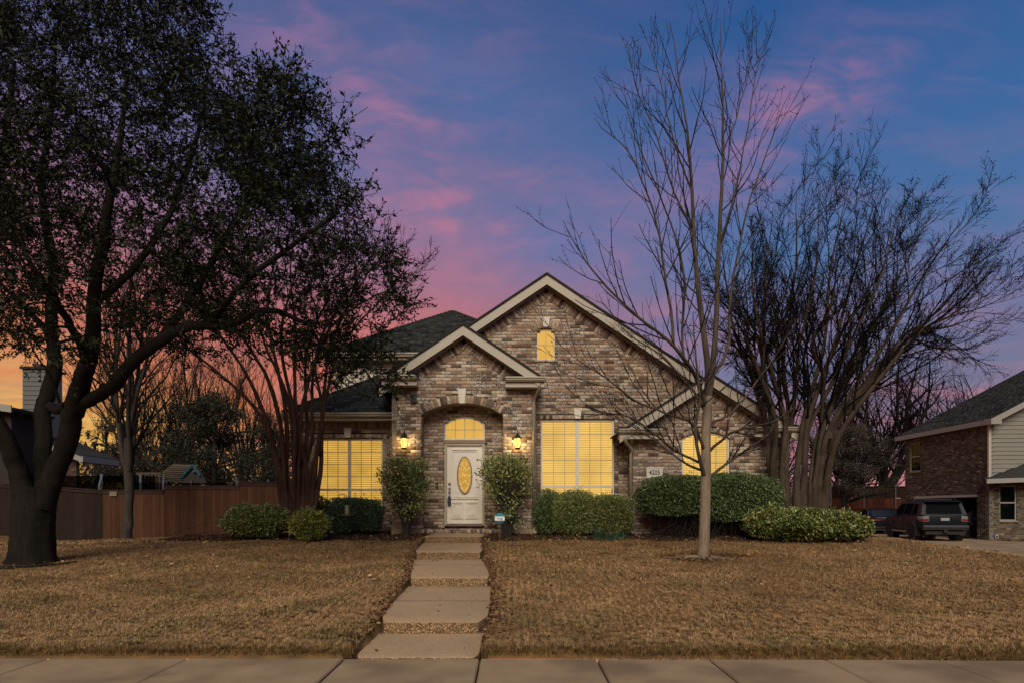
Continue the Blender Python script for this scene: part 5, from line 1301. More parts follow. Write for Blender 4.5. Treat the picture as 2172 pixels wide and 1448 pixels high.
for j in np.argsort(dist0):
    d = TP[j] - nodes; L_ = np.linalg.norm(d, axis=1)
    out = norm(nodes - root_xy - np.array((0, 0, 2.0))); cosd = (norm(d) * out).sum(1)
    cost = L_ * (1.35 - .45 * cosd) + .15 * (nrad > .12)
    i = int(np.argmin(cost)); a = nodes[i]; b = TP[j]; ln = L_[i]
    n = max(4, int(ln / .22)); t = np.linspace(0, 1, n)[:, None]
    sag = np.array((0, 0, .12)) * ln * np.sin(t * math.pi) * rng.uniform(-.4, 1.0)
    pt = a + (b - a) * t + sag + np.cumsum(rng.normal(0, .022, (n, 3)), 0) * np.sin(t * math.pi)
    r0 = min(nrad[i] * .7, .012 + .016 * ln); R = np.linspace(r0, .007, n)
    T_.add(pt, R, 5); nodes = np.vstack([nodes, pt[1:]]); nrad = np.concatenate([nrad, R[1:]]); tips.append((pt[-1], pt[-1] - pt[-3]))
T_.build('trunk', M['oakbark'], oak)
tp = np.array([t[0] for t in tips]); td = norm(np.array([t[1] for t in tips]))
rep = 15; S = np.repeat(tp, rep, 0) + rng.normal(0, .10, (len(tp) * rep, 3)); D = np.repeat(td, rep, 0) * .55 + rng.normal(0, .75, (len(tp) * rep, 3)); D[:, 2] *= .8
Lw = rng.uniform(.22, .68, len(S)); tw, twr = grow(S, D, Lw, np.full(len(S), .0065), 5, .18, .03, .5)
lt = Limbs(); lt.add(tw, twr, 3); lt.build('twigs', M['darktwig'], oak)
npt = 13; ii = np.repeat(np.arange(len(S)), npt); f = rng.uniform(.12, 1.02, len(ii)) * 4; i0 = np.minimum(f.astype(int), 3); ff_ = (f - i0)[:, None]
LC = tw[ii, i0] * (1 - ff_) + tw[ii, i0 + 1] * ff_ + rng.normal(0, .012, (len(ii), 3)); LD = norm(tw[ii, i0 + 1] - tw[ii, i0]) * .6 + rng.normal(0, .6, (len(ii), 3))
leaves(LC, LD, rng.uniform(.05, .088, len(ii)), leafcol(len(ii), [(29, 40, 17), (23, 32, 14), (36, 46, 20), (20, 28, 13), (44, 50, 22)], .55, 1.15), .42, .2, 'crown', M['oakleaf'], oak)

# ------------------------------------------------ crape myrtles
def crape(base, stems, m, label, levels, tw_m, seeds=0, name='crape_myrtle', r0=.085, spreadlen=1.0, flat=None, up=.06, leafy=None, tipcol=None):
    bx_, by_, bz_ = base
    t = thing(name, base, label, 'tree', None)
    T1, T2 = Limbs(), Limbs(); ends = []
    for pts, r in stems:
        n = 22; Pt = spline([np.array(p) for p in pts], n); Pt[2:-1] += np.cumsum(rng.normal(0, .010, (n - 3, 3)), 0); R = np.interp(np.linspace(0, 1, n), np.linspace(0, 1, len(r)), r)
        T1.ridged(Pt, R, 12, .12, 3); ends.append((Pt, R))
    T1.build('trunk', m, t)
    Pt = np.array([e[0] for e in ends]); R = np.array([e[1] for e in ends]); L_ = np.linalg.norm(Pt[:, -1] - Pt[:, 0], axis=1)
    fin = None
    for (n, a0, a1, ang, lf, rf, N_, wig) in levels:
        S, D, Lc, Rc = spawn(Pt, R, n, a0, a1, ang, lf, rf, L_, flat)
        Rc = np.maximum(Rc, .006); Pt, R = grow(S, D, Lc, Rc, N_, wig, up, .45); L_ = Lc
        T2.add(Pt, R, 5 if Rc.mean() > .015 else 3); fin = (Pt, R)
    T2.build('twigs', tw_m, t)
    if seeds:
        Pt = fin[0]; k = len(Pt); pick = rng.choice(k, min(k, seeds), replace=False); c = np.repeat(Pt[pick, -1], 7, 0) + rng.normal(0, .045, (len(pick) * 7, 3))
        leaves(c, rng.normal(0, 1, c.shape), rng.uniform(.02, .05, len(c)), leafcol(len(c), [(48, 40, 34), (60, 48, 38)]), .7, .3, 'seed_heads', M['oakleaf'], t, 'stuff')
    return t, fin
# right, by the end of the house
cY_ = 15.0; cz_ = float(zt(PX(1690, cY_), cY_))
ends_px = [(1560, 560, -.8), (1530, 470, .6), (1600, 420, -1.2), (1640, 360, .4), (1690, 330, 1.2), (1740, 310, -.6), (1800, 320, .2), (1860, 330, 1.0), (1920, 350, -.9), (1980, 370, .3), (2030, 400, -.4), (2080, 450, .8), (2100, 520, -.7), (2090, 590, .4), (2070, 660, -.3), (1580, 680, .8), (1950, 480, 1.4), (1770, 450, -1.6), (1870, 470, .0), (1660, 520, 1.3)]
stems = []
for i, (ex_, ey_, dy__) in enumerate(ends_px):
    ey_ += 80; b0 = 1640 + (ex_ - 1530) / 570 * 105; fan = (ex_ - 1740) / 300
    mid = (1690 + fan * 85 + rng.uniform(-12, 12), 880 + abs(fan) * 10, dy__ * .3); mid2 = (1700 + fan * 190 + rng.uniform(-15, 15), 730 - abs(fan) * 12, dy__ * .6)
    pts = [P(b0, 1098, cY_ + rng.uniform(-.15, .15)), P(b0 + fan * 12, 990, cY_ + dy__ * .12), P(mid[0], mid[1], cY_ + mid[2]), P(mid2[0], mid2[1], cY_ + mid2[2]), P((mid2[0] + ex_) / 2 + rng.uniform(-18, 18), (mid2[1] + ey_) / 2 + 8, cY_ + dy__ * .85), P(ex_, ey_, cY_ + dy__)]
    if i % 3 == 2 and stems:      # every third stem forks off its neighbour above the base
        o_ = stems[-1][0]; pts[0:3] = [np.array(o_[1]) * .4 + np.array(o_[2]) * .6, np.array(o_[2]) * .75 + np.array(pts[2]) * .25, (np.array(o_[3]) + np.array(pts[3])) / 2 * .5 + np.array(pts[2]) * .5]
        stems.append((pts, [.055, .052, .048, .036, .022, .005]))
    else: stems.append((pts, [.105 if i % 3 == 0 else .085, .075, .058, .040, .024, .005]))
cr1, _ = crape((PX(1690, cY_), cY_, cz_), stems, M['crapedark'], 'broad bare crape myrtle with many smooth stems at the right end of the house', [
    (13, .36, .96, 30, .33, .5, 9, .085), (8, .2, 1.0, 29, .44, .62, 6, .12), (7, .2, 1.0, 35, .45, .7, 5, .15)], M['darktwig'], 1700, up=.05)
# left, in front of the left wing
lYc = 14.9; lz_ = float(zt(PX(640, lYc), lYc))
lst = [((612, 1100), (600, 1000), (588, 900), (566, 800), (520, 720), (470, 640), (430, 560)), ((600, 1100), (586, 1000), (560, 900), (510, 830), (440, 770), (370, 720), (300, 690)), ((618, 1100), (612, 990), (606, 880), (585, 770), (570, 660), (585, 520), (600, 380)),
       ((624, 1098), (620, 1000), (622, 900), (606, 780), (600, 680), (640, 560), (660, 430)), ((640, 1098), (638, 1010), (648, 920), (645, 830), (652, 740), (690, 630), (720, 540)), ((646, 1098), (644, 1000), (660, 930), (664, 860), (672, 760), (740, 610), (790, 525)),
       ((630, 1098), (628, 1010), (616, 890), (592, 800), (560, 730), (540, 640), (520, 500)), ((660, 1096), (668, 1010), (682, 930), (700, 830), (730, 730), (800, 640), (850, 580)), ((664, 1096), (680, 990), (688, 900), (690, 800), (700, 720), (770, 590), (825, 530)),
       ((656, 1097), (664, 1000), (680, 940), (682, 850), (668, 770), (690, 690), (760, 600)), ((608, 1100), (592, 990), (560, 880), (520, 790), (460, 700), (410, 640), (380, 560)), ((650, 1098), (650, 1000), (634, 900), (624, 800), (630, 700), (625, 560), (640, 440)), ((634, 1098), (632, 1000), (640, 880), (660, 790), (705, 690), (800, 620), (868, 610))]
stems = []
for i, l in enumerate(lst):
    dyy = rng.uniform(-.9, .9); stems.append(([P(x + (rng.uniform(-4, 4) if j else 0), y, lYc + dyy * (j / 6) ** 1.3) for j, (x, y) in enumerate(l)], [.066, .056, .048, .039, .029, .018, .005]))
crape((PX(640, lYc), lYc, lz_), stems, M['crapebark'], 'crape myrtle with reddish peeling stems standing before the left window', [
    (8, .52, 1.0, 24, .26, .5, 7, .10), (6, .25, 1.0, 28, .5, .62, 5, .13), (4, .3, 1.0, 32, .55, .66, 4, .15)], M['darktwig'], 150)

# ------------------------------------------------ young bare tree on the right lawn
sY = 11.2; sz0 = float(zt(PX(1493, sY), sY))
sap = thing('bare_sapling', (PX(1493, sY), sY, sz0), 'slender leafless tree with pale grey trunk on the right lawn', 'tree')
T_ = Limbs(); q = lambda l, d=0: [P(a, b, sY + (c[0] if c else 0) + d) for a, b, *c in l]
flare(q([(1490, 1206), (1491, 1190), (1494, 1120), (1497, 1010), (1497, 935), (1500, 880), (1502, 840)]), 60, [.165, .104, .094, .088, .084, .082, .078], L_=T_, sides=16)
prim = [
 ([(1501, 850), (1500, 780), (1492, 690), (1482, 590), (1472, 480), (1466, 380), (1455, 250), (1436, 130), (1420, 0)], [.075, .068, .06, .05, .042, .034, .024, .015, .006]),
 ([(1502, 850), (1514, 760), (1520, 660), (1522, 560), (1528, 440), (1532, 320), (1531, 200), (1529, 100), (1527, -10)], [.07, .06, .054, .047, .040, .032, .022, .013, .005]),
 ([(1500, 870), (1480, 800, -.2), (1455, 760, -.5), (1410, 705, -.8), (1350, 655, -1.0), (1290, 590, -1.2), (1240, 525, -1.3), (1195, 445, -1.4)], [.045, .040, .034, .029, .024, .018, .012, .005]),
 ([(1428, 725, -.6), (1425, 640, -.6), (1412, 560, -.6), (1400, 470, -.7), (1375, 380, -.8), (1335, 280, -.9), (1262, 215, -1.0)], [.032, .028, .024, .02, .016, .011, .005]),
 ([(1484, 790, .2), (1455, 770, .3), (1448, 690, .4), (1452, 600, .5), (1440, 500, .5), (1400, 380, .6), (1342, 240, .6), (1322, 130, .6)], [.034, .03, .028, .025, .02, .016, .011, .005]),
 ([(1470, 470), (1430, 380, .2), (1390, 250, .3), (1350, 150, .3), (1334, 65, .3)], [.024, .019, .014, .009, .004]),
 ([(1464, 370), (1425, 260, -.3), (1395, 120, -.3), (1366, 30, -.3)], [.02, .015, .009, .004]),
 ([(1508, 800, .2), (1545, 730, .4), (1548, 640, .5), (1560, 540, .6), (1590, 400, .6), (1640, 260, .7), (1675, 160, .7)], [.036, .032, .028, .023, .018, .011, .005]),
 ([(1526, 500), (1555, 400, -.2), (1580, 270, -.3), (1602, 130, -.3), (1610, 45, -.3)], [.022, .018, .013, .008, .004]),
 ([(1531, 300), (1560, 220, .2), (1592, 110, .2), (1600, 20, .2)], [.016, .012, .007, .003]),
 ([(1497, 960), (1470, 900, -.3), (1420, 880, -.7), (1350, 850, -1.0), (1290, 800, -1.2), (1230, 760, -1.4), (1160, 700, -1.5)], [.034, .028, .022, .018, .014, .009, .004]),
 ([(1496, 985), (1440, 960, -.2), (1390, 925, -.5), (1340, 890, -.8), (1260, 870, -1.0), (1190, 810, -1.2)], [.03, .025, .021, .016, .011, .004]),
 ([(1495, 1000), (1450, 978, .2), (1390, 935, .4), (1335, 900, .6), (1290, 870, .7), (1235, 790, .8)], [.028, .023, .018, .014, .009, .004]),
 ([(1498, 1015), (1540, 985, .2), (1580, 955, .3), (1625, 925, .3), (1640, 890, .3)], [.036, .028, .022, .015, .007]),
 ([(1500, 960), (1545, 920, -.3), (1580, 905, -.5), (1640, 890, -.6), (1700, 850, -.7)], [.034, .026, .02, .013, .005]),
 ([(1501, 900), (1545, 880, .3), (1590, 830, .5), (1640, 760, .6), (1700, 660, .6)], [.034, .027, .02, .013, .005]),
 ([(1500, 880), (1460, 810, .5), (1400, 740, .8), (1330, 690, 1.0), (1270, 610, 1.1)], [.03, .024, .018, .012, .005]),
 ([(1498, 1018), (1483, 970, -.2), (1475, 900, -.3), (1487, 850, -.4), (1478, 760, -.5), (1470, 650, -.5)], [.044, .036, .03, .026, .02, .008]),
]
PtL, RL = [], []; T_.build('trunk', M['sapbark'], sap); T_ = Limbs(); M['limbbark'] = bark('sapling_limb_bark', (84, 75, 66), (54, 49, 44), 10, .7)
for l, r in prim:
    l = [(a_[0], a_[1] + 48 * max(0, 1 - a_[1] / 850), *a_[2:]) for a_ in l]; Pt = spline(q(l), 26); Pt[2:-1] += np.cumsum(rng.normal(0, .006, (23, 3)), 0); R = np.interp(np.linspace(0, 1, 26), np.linspace(0, 1, len(r)), r); T_.add(Pt, R * .9, 8); PtL.append(Pt); RL.append(R)
T_.build('limbs', M['limbbark'], sap)
Pt, R = np.array(PtL), np.array(RL); L_ = np.linalg.norm(Pt[:, -1] - Pt[:, 0], axis=1); tw = Limbs()
S, D, Lc, Rc = spawn(Pt, R, 14, .2, .95, 31, .34, .5, L_, (1, .7, 1)); Rc = np.clip(Rc, .0055, .013); Lc = np.clip(Lc, .3, 1.4)
Pt, R = grow(S, D, Lc, Rc, 8, .08, .085, .45); tw.add(Pt, R, 5)
S, D, Lc, Rc = spawn(Pt, R, 3, .2, .95, 32, .46, .65, Lc); Pt2, R2 = grow(S, D, Lc, np.maximum(Rc, .0042), 6, .09, .08, .55); tw.add(Pt2, R2, 3)
tw.build('twigs', M['twig'], sap)
# buds give the twigs their knobbly line
k = len(Pt2); bi = np.repeat(np.arange(k), 4); bj = rng.integers(1, 6, len(bi)); leaves(Pt2[bi, bj], rng.normal(0, 1, (len(bi), 3)), rng.uniform(.018, .034, len(bi)), leafcol(len(bi), [(70, 58, 48)]), .6, .3, 'buds', M['oakleaf'], sap, 'stuff')
for a0, ln in ((-2.75, .5), (-2.3, .3), (-1.3, .4), (-.7, .55), (-.25, .4), (2.9, .7)):
    n = 9; t = np.linspace(0, 1, n); aa = a0 + np.cumsum(rng.normal(0, .12, n)); xx = PX(1493, sY) + np.cumsum(np.cos(aa)) * ln / n + .08 * math.cos(a0); yy = sY + np.cumsum(np.sin(aa)) * ln / n + .06 * math.sin(a0)
    l_ = Limbs(); l_.add(np.stack([xx, yy, zt(xx, yy) + .028 * (1 - t) - .002], 1), np.linspace(.036, .008, n), 7); l_.build('root', M['sapbark'], sap)

# ------------------------------------------------ bare trees further off
def bare_tree(px, Y, py_top, r0, label, name='bare_tree', lean=0, m=None, tm=None, spread=40, fork=.18, dens=1.0, group=None, stems=5, up=.07, zbase=None, vase=.3):
    x = PX(px, Y); z0 = float(zt(x, Y)) if zbase is None else zbase; H = PZ(py_top, Y) - z0
    t = thing(name, (x, Y, z0), label, 'tree', group)
    T1, T2 = Limbs(), Limbs(); n = 10; tt = np.linspace(0, 1, n); hf = H * fork
    trunk = np.stack([x + lean * hf * tt ** 1.5, np.full(n, Y), z0 - .1 + hf * tt], 1); trunk[1:, :2] += np.cumsum(rng.normal(0, .02, (n - 1, 2)), 0)
    T1.add(trunk, np.interp(tt, [0, .15, 1], [r0 * 1.5, r0, r0 * .85]), 10)
    k = stems; az = np.arange(k) * 2 * math.pi / k + rng.uniform(0, 1); S = np.repeat(trunk[-1:], k, 0); S[:, 2] -= rng.uniform(0, hf * .25, k)
    D = np.stack([np.cos(az) * vase, np.sin(az) * vase, np.ones(k)], 1); D[0] = (lean * .3, 0, 1)
    L0 = H * (1 - fork) * rng.uniform(.72, 1.0, k) * 1.02; L0[0] = H * (1 - fork)
    Pt, R = grow(S, D, L0, np.full(k, r0 * .58), 12, .09, .04, .12); T1.add(Pt, R, 7); T1.build('trunk', m or M['greybark'], t)
    S, D, Lc, Rc = spawn(Pt, R, int(11 * dens), .12, .97, spread, .42, .55, L0); Pt, R = grow(S, D, Lc, np.maximum(Rc, .008), 8, .13, up, .3); T2.add(Pt, R, 5)
    S, D, Lc, Rc = spawn(Pt, R, 6, .15, 1, spread * .95, .48, .6, Lc); Pt, R = grow(S, D, Lc, np.maximum(Rc, .006), 6, .15, up, .45); T2.add(Pt, R, 4)
    S, D, Lc, Rc = spawn(Pt, R, 4, .15, 1, spread * .95, .52, .65, Lc); Pt, R = grow(S, D, Lc, np.maximum(Rc, .005), 4, .15, up, .6); T2.add(Pt, R, 3)
    T2.build('twigs', tm or M['darktwig'], t); return t
fY = 20.0
bare_tree(269, fY, 470, .16, 'bare grey barked tree just in front of the fence corner', m=M['greybark'], tm=M['twig'], fork=.24, stems=6, vase=.45, spread=34, up=.09)
bt = 'bare trees beyond the back fence'
for px, Y, top, lab, kw in [
    (345, 40, 690, 'tall twiggy bare tree behind the playset', {}), (405, 44, 670, 'dense upright bare tree between playset and evergreen', {}), (455, 42, 690, 'bare tree rising above the evergreen', {}), (520, 46, 720, 'bare tree just left of the peeling crape myrtle', {}), (575, 40, 770, 'small bare tree hidden behind the crape myrtle stems', {}),
    (300, 50, 760, 'bare tree to the left of the playset', {}), (150, 48, 800, 'far bare tree seen between the oak limbs', {}), (690, 55, 760, 'bare tree top showing over the left wing roof', {})]:
    bare_tree(px, Y, top, .16, lab, group=bt, fork=.10, stems=7, vase=.28, spread=26, up=.12, dens=.9, **kw)
bare_tree(1886, 50, 700, .42, 'big dark spreading bare tree behind the red fence', group=bt, fork=.20, stems=6, vase=.55, spread=46, up=.04, m=M['oakbark'])
bare_tree(1990, 56, 730, .34, 'bare tree standing behind the neighbour roof corner', group=bt, fork=.2, stems=6, vase=.6, spread=46, m=M['oakbark'])
bare_tree(2060, 60, 770, .3, 'bare tree top showing above the neighbour roof', group=bt, fork=.25, stems=6, vase=.7, spread=46, m=M['oakbark'])
bare_tree(1775, 46, 800, .26, 'dusky bare tree behind the right crape myrtle', group=bt, fork=.1, stems=8, vase=.5, spread=40, dens=1.3)
bare_tree(1620, 48, 760, .22, 'bare tree peeping over the low right gable', group=bt, fork=.15, stems=7, vase=.5, spread=38)
bare_tree(1830, 58, 830, .24, 'low bare tree left of the big spreading tree', group=bt, fork=.1, stems=8, vase=.6, spread=40, dens=1.2)

# ------------------------------------------------ evergreens
def leafy_tree(px, Y, px_l, px_r, py_t, py_b, n, cols, label, lsize=(.10, .2), name='evergreen_tree'):
    x, z0 = PX(px, Y), float(zt(PX(px, Y), Y)); t = thing(name, (x, Y, z0), label, 'tree')
    x0, x1, z1, zb = PX(px_l, Y), PX(px_r, Y), PZ(py_t, Y), PZ(py_b, Y)
    l_ = Limbs(); l_.add(np.array([(x, Y, z0 - .1), (x, Y, (z0 + z1) / 2), (x, Y, z1 - .6)]), np.array([.22, .14, .03]), 8)
    k = 70; th = rng.uniform(0, 2 * math.pi, k); rr = np.sqrt(rng.random(k)) ; hh = rng.random(k)
    env = np.sin(np.clip(.18 + hh * .82, 0, 1) * math.pi) ** .6
    cx_ = (x0 + x1) / 2; C0 = np.stack([cx_ + (x1 - x0) / 2 * rr * env * np.cos(th), Y + (x1 - x0) / 2.4 * rr * env * np.sin(th), zb + (z1 - zb) * hh], 1)
    S = np.repeat(np.array([[x, Y, 0]]), k, 0); S[:, 2] = np.clip(C0[:, 2] - .6, z0 + .5, z1); l_.add(np.stack([S, (S + C0) / 2 + (0, 0, .15), C0], 1), np.tile([.05, .03, .01], (k, 1)), 4)
    l_.build('trunk', M['oakbark'], t)
    per = n // k; cc = np.repeat(C0, per, 0) + norm(rng.normal(0, 1, (k * per, 3))) * (rng.random((k * per, 1)) ** .5) * np.array([.85, .85, .6]) * (x1 - x0) / 7.5
    leaves(cc, rng.normal(0, 1, cc.shape) + (0, 0, .2), rng.uniform(*lsize, len(cc)), leafcol(len(cc), cols, .55, 1.2), .4, .2, 'crown', M['oakleaf'], t)
leafy_tree(455, 36, 345, 575, 845, 1075, 24000, [(50, 52, 38), (42, 45, 35), (56, 55, 40)], 'dusky green evergreen tree behind the playset')
leafy_tree(1790, 40, 1740, 1900, 905, 1060, 12000, [(74, 70, 60), (62, 60, 54), (80, 74, 62)], 'grey brown thicket tree behind the red fence', (.06, .14), 'thicket_tree')
leafy_tree(1600, 44, 1500, 1745, 880, 1080, 9000, [(58, 56, 46), (48, 48, 42)], 'dark thicket behind the right end of the house', (.06, .14), 'thicket_tree')
for px, Y, a_, b_, t_, lab in [(262, 36, 205, 335, 935, 'low dark thicket between the grey barked tree and the playset'), (225, 43, 165, 330, 872, 'grey brown thicket seen between the oak trunk and the grey barked tree'), (360, 46, 290, 450, 862, 'grey brown thicket above the playset roof'), (560, 44, 500, 640, 880, 'grey brown thicket beside the evergreen and the peeling stems'), (120, 47, 60, 200, 905, 'dusky thicket above the dark fence by the chimney'), (660, 50, 600, 740, 860, 'dusky thicket behind the left end of the house')]:
    leafy_tree(px, Y, a_, b_, t_, 1075, 11000, [(66, 60, 54), (54, 50, 46), (74, 66, 56)], lab, (.07, .16), 'thicket_tree')
# soft far wood all round; unseen part behind the viewer raised to cut low sky light
wp = []; wd = []
nW = 130000; th = rng.uniform(0, 2 * math.pi, nW); rW = rng.uniform(70, 110, nW); back = np.sin(th) < -.12; rW = np.where(back, rng.uniform(42, 60, nW), rW); hW = rng.random(nW) ** 1.2 * (4.0 + 6.0 * smooth(.05, -.25, np.cos(th)) + 1.6 * np.sin(th * 17) + 1.1 * np.sin(th * 43 + 1)); hW = np.where(back, rng.random(nW) * (8.5 + 1.8 * np.sin(th * 11) + 1.2 * np.sin(th * 31)), hW)
leaves(np.stack([rW * np.cos(th), rW * np.sin(th), hW + .1], 1), rng.normal(0, 1, (nW, 3)), rng.uniform(.5, 1.1, nW), leafcol(nW, [(70, 62, 54), (58, 56, 46), (82, 70, 60)]), .4, .2, 'far_wood', M['oakleaf'], None, 'stuff')

# ------------------------------------------------ shrubs
def shrub(name, ctr_px, Y, w_px, h_px, label, cols, n, lsize=(.03, .055), depth=None, shape='dome', zb=None, stems=0, group=None, lum=(.6, 1.25), aspect=.5, hollow=.45, cat='shrub', lumps=6, gapz=.0):
    x = PX(ctr_px, Y); z0 = float(zt(x, Y)); w = w_px * Y / F / 2; top = PZ(h_px, Y); zb = z0 + .02 if zb is None else zb
    d = depth or w * .8; t = thing(name, (x, Y, z0), label, cat, group); h = (top - zb) / 2; zc = zb + h
    # a sprawl of twigs first
    l_ = Limbs(); k = 60; th = rng.uniform(0, 2 * math.pi, k); e = np.stack([np.cos(th) * w * .8 * rng.random(k), np.sin(th) * d * .8 * rng.random(k), rng.uniform(-.5, .85, k) * h], 1) + (x, Y, zc)
    b0 = np.stack([x + rng.normal(0, .10 if stems else w * .35, k), Y + rng.normal(0, .05 if stems else d * .3, k), np.full(k, z0 - .02)], 1)
    l_.add(np.stack([b0, b0 * .6 + e * .4 + rng.normal(0, .03, (k, 3)), e], 1), np.tile([.014, .010, .004], (k, 1)), 4)
    l_.build('stems', M['twig'], t)
    n = int(n * 1.9); u = norm(rng.normal(0, 1, (n, 3)))
    if shape == 'box': u = u * .64 + .36 * u / np.abs(u).max(1, keepdims=True) * .98
    rad = hollow + (1 - hollow) * rng.random((n, 1)) ** .6
    ph = rng.uniform(0, 6, (lumps, 3)); fq = rng.uniform(2.2, 5.5, (lumps, 3)); lump = sum(np.sin((u * fq[i] + ph[i]).sum(1)) for i in range(lumps)) / lumps
    rad = rad * (1 + (.2 if shape == 'box' else .24) * lump[:, None])
    c = u * rad * (w, d, h) + (x, Y, zc)
    keep = np.ones(n, bool)
    kk_ = None; gp = np.sin(c[:, 0] * 9 + ph[0, 0]) * np.sin(c[:, 2] * 11 + ph[0, 1]) * np.sin(c[:, 1] * 8)
    keep &= ~((gp > .5) & (rng.random(n) < .45)); keep &= c[:, 2] > z0 + gapz
    c, u = c[keep], u[keep]; n = len(c)
    # stray shoots that break the outline
    ns2 = 70; v = norm(rng.normal(0, 1, (ns2, 3)) + (0, -.3, .6)); a0 = v * .95 * (w, d, h) + (x, Y, zc); ln2 = rng.uniform(.04, .17, ns2)[:, None]; v2 = norm(v + rng.normal(0, .35, (ns2, 3)) + (0, 0, .4))
    f2 = rng.random((ns2, 10, 1)); c2 = (a0[:, None] + v2[:, None] * ln2[:, None] * f2 + rng.normal(0, .012, (ns2, 10, 3))).reshape(-1, 3); c2 = c2[c2[:, 2] > z0 + gapz + .05]
    c = np.concatenate([c, c2]); u = np.concatenate([u, norm(rng.normal(0, 1, c2.shape) + (0, -.2, .8))]); n = len(c)
    leaves(c, u * .8 + rng.normal(0, .65, (n, 3)) + (0, 0, .25), rng.uniform(*lsize, n) * 1.15, leafcol(n, cols, *lum), aspect, .25, 'crown', M['leaf'], t)
    return t
DG = [(84, 108, 62), (68, 90, 54), (108, 124, 76), (52, 70, 44), (122, 130, 80)]; YG = [(128, 134, 60), (108, 118, 54), (150, 148, 68), (86, 98, 48)]; MG = [(108, 124, 64), (88, 108, 58), (136, 142, 80), (66, 84, 48), (150, 146, 84)]; BG = [(66, 90, 66), (54, 76, 58), (84, 106, 76)]
shrub('round_shrub', 545, 14.5, 148, 1069, 'low dark green mounded shrub at the far left of the planting bed', MG, 15000, depth=.7)
shrub('young_shrub', 658, 14.15, 82, 1082, 'small yellow green shrub in front of the peeling crape myrtle', YG, 5200, (.03, .06), lum=(.7, 1.35))
shrub('clipped_shrub', 662, 15.8, 84, 1050, 'rounded olive green shrub under the left edge of the left window', MG, 7000, (.025, .045))
shrub('clipped_shrub', 752, 15.7, 122, 1054, 'wide dark blue green clipped shrub under the left window', BG, 16000, (.025, .045), depth=.65, shape='box')
shrub('vase_shrub', 861, 14.9, 118, 972, 'upright wide topped shrub on a pale stem left of the front door', MG, 100, (.05, .085), zb=1.0, stems=1)
shrub('vase_shrub', 1074, 14.9, 110, 968, 'upright leafy shrub behind the octagonal sign right of the door', MG, 100, (.05, .085), zb=1.0, stems=1)
def vase(o, px, Y, py_t, wpx_t, wpx_b, py_b, n, cols):
    """big-leaved crown, broad at the top and thinning down the stems"""
    x = PX(px, Y); z0 = float(zt(x, Y)); z1 = PZ(py_t, Y); zb = PZ(py_b, Y); k = 90
    hh = np.sort(rng.random(k) ** .48); w = (wpx_b + (wpx_t - wpx_b) * np.clip(hh / .72, 0, 1)) * Y / F / 2 * np.where(hh > .9, .9, 1)
    th = rng.uniform(0, 2 * math.pi, k); r_ = np.sqrt(rng.random(k)); c0 = np.stack([x + w * r_ * np.cos(th), Y + w * .8 * r_ * np.sin(th), zb + (z1 - zb) * hh * .96], 1)
    per = n // k; c = np.repeat(c0, per, 0) + rng.normal(0, .085, (k * per, 3)); c = c[(c[:, 2] < z1 + .03) & (c[:, 2] > zb)]
    ch_ = [q_ for q_ in o.children if q_.name.startswith('crown')][0]; bpy.data.objects.remove(ch_)
    st = [q_ for q_ in o.children if q_.name.startswith('stems')][0]; bpy.data.objects.remove(st)
    leaves(c, rng.normal(0, .7, c.shape) + (c - (x, Y, z0 + .4)) * .5, rng.uniform(.05, .09, len(c)), leafcol(len(c), cols, .6, 1.35), .5, .22, 'crown', M['leaf'], o)
    l_ = Limbs(); b0 = np.stack([x + rng.normal(0, .035, k), Y + rng.normal(0, .03, k), np.full(k, z0 - .03)], 1); md = b0 * .5 + c0 * .5; md[:, :2] = b0[:, :2] * .62 + c0[:, :2] * .38
    l_.add(np.stack([b0, md, c0], 1), np.tile([.016, .011, .005], (k, 1)), 5)
    l_.build('stems', M['greybark'], o)
vs = [o for o in bpy.data.objects if o.name.startswith('vase_shrub')]
vase(vs[0], 861, 14.9, 972, 116, 36, 1108, 5400, MG); vase(vs[1], 1074, 14.9, 968, 108, 50, 1122, 4800, MG + [(120, 116, 56)])
shrub('window_hedge', 1165, 15.6, 66, 1040, 'dark end of the clipped shrubs beside the downspout, under the big window', DG, 9000, (.022, .04), shape='box', depth=.45)
shrub('window_hedge', 1222, 15.25, 104, 1041, 'fine leaved clipped shrub in the middle under the big window', MG, 15000, (.022, .04), shape='box', depth=.5)
shrub('window_hedge', 1296, 15.2, 90, 1047, 'fine leaved clipped shrub near the liriope under the big window', MG, 13000, (.022, .04), shape='box', depth=.5)
hb = CZ - (1098 - HY) * 14.85 / F
shrub('tall_hedge', 1444, 14.9, 186, 1009, 'tall dark glossy hedge below the house number plaque', DG, 22000, (.03, .055), zb=hb, shape='box', depth=.5, gapz=.3)
shrub('tall_hedge', 1560, 15.0, 204, 1003, 'tall dark glossy hedge below the arched right window', DG, 26000, (.03, .055), zb=hb - .1, shape='box', depth=.5, gapz=.25)
shrub('laurel_shrub', 1632, 14.25, 106, 1077, 'light green sprawling shrub at the foot of the broad crape myrtle', MG, 7000, (.05, .08), depth=.5)
shrub('laurel_shrub', 1704, 13.9, 122, 1080, 'light green glossy shrub in front of the broad crape myrtle', MG + [(112, 122, 70)], 11000, (.05, .08), depth=.6)
shrub('laurel_shrub', 1777, 14.0, 116, 1085, 'light green rounded shrub nearest the parked cars', MG + [(112, 122, 70)], 10500, (.05, .08), depth=.6)
shrub('dark_shrub', 1728, 16.6, 50, 1012, 'narrow dark shrub half hidden behind the broad crape myrtle', DG, 6000, (.03, .05))
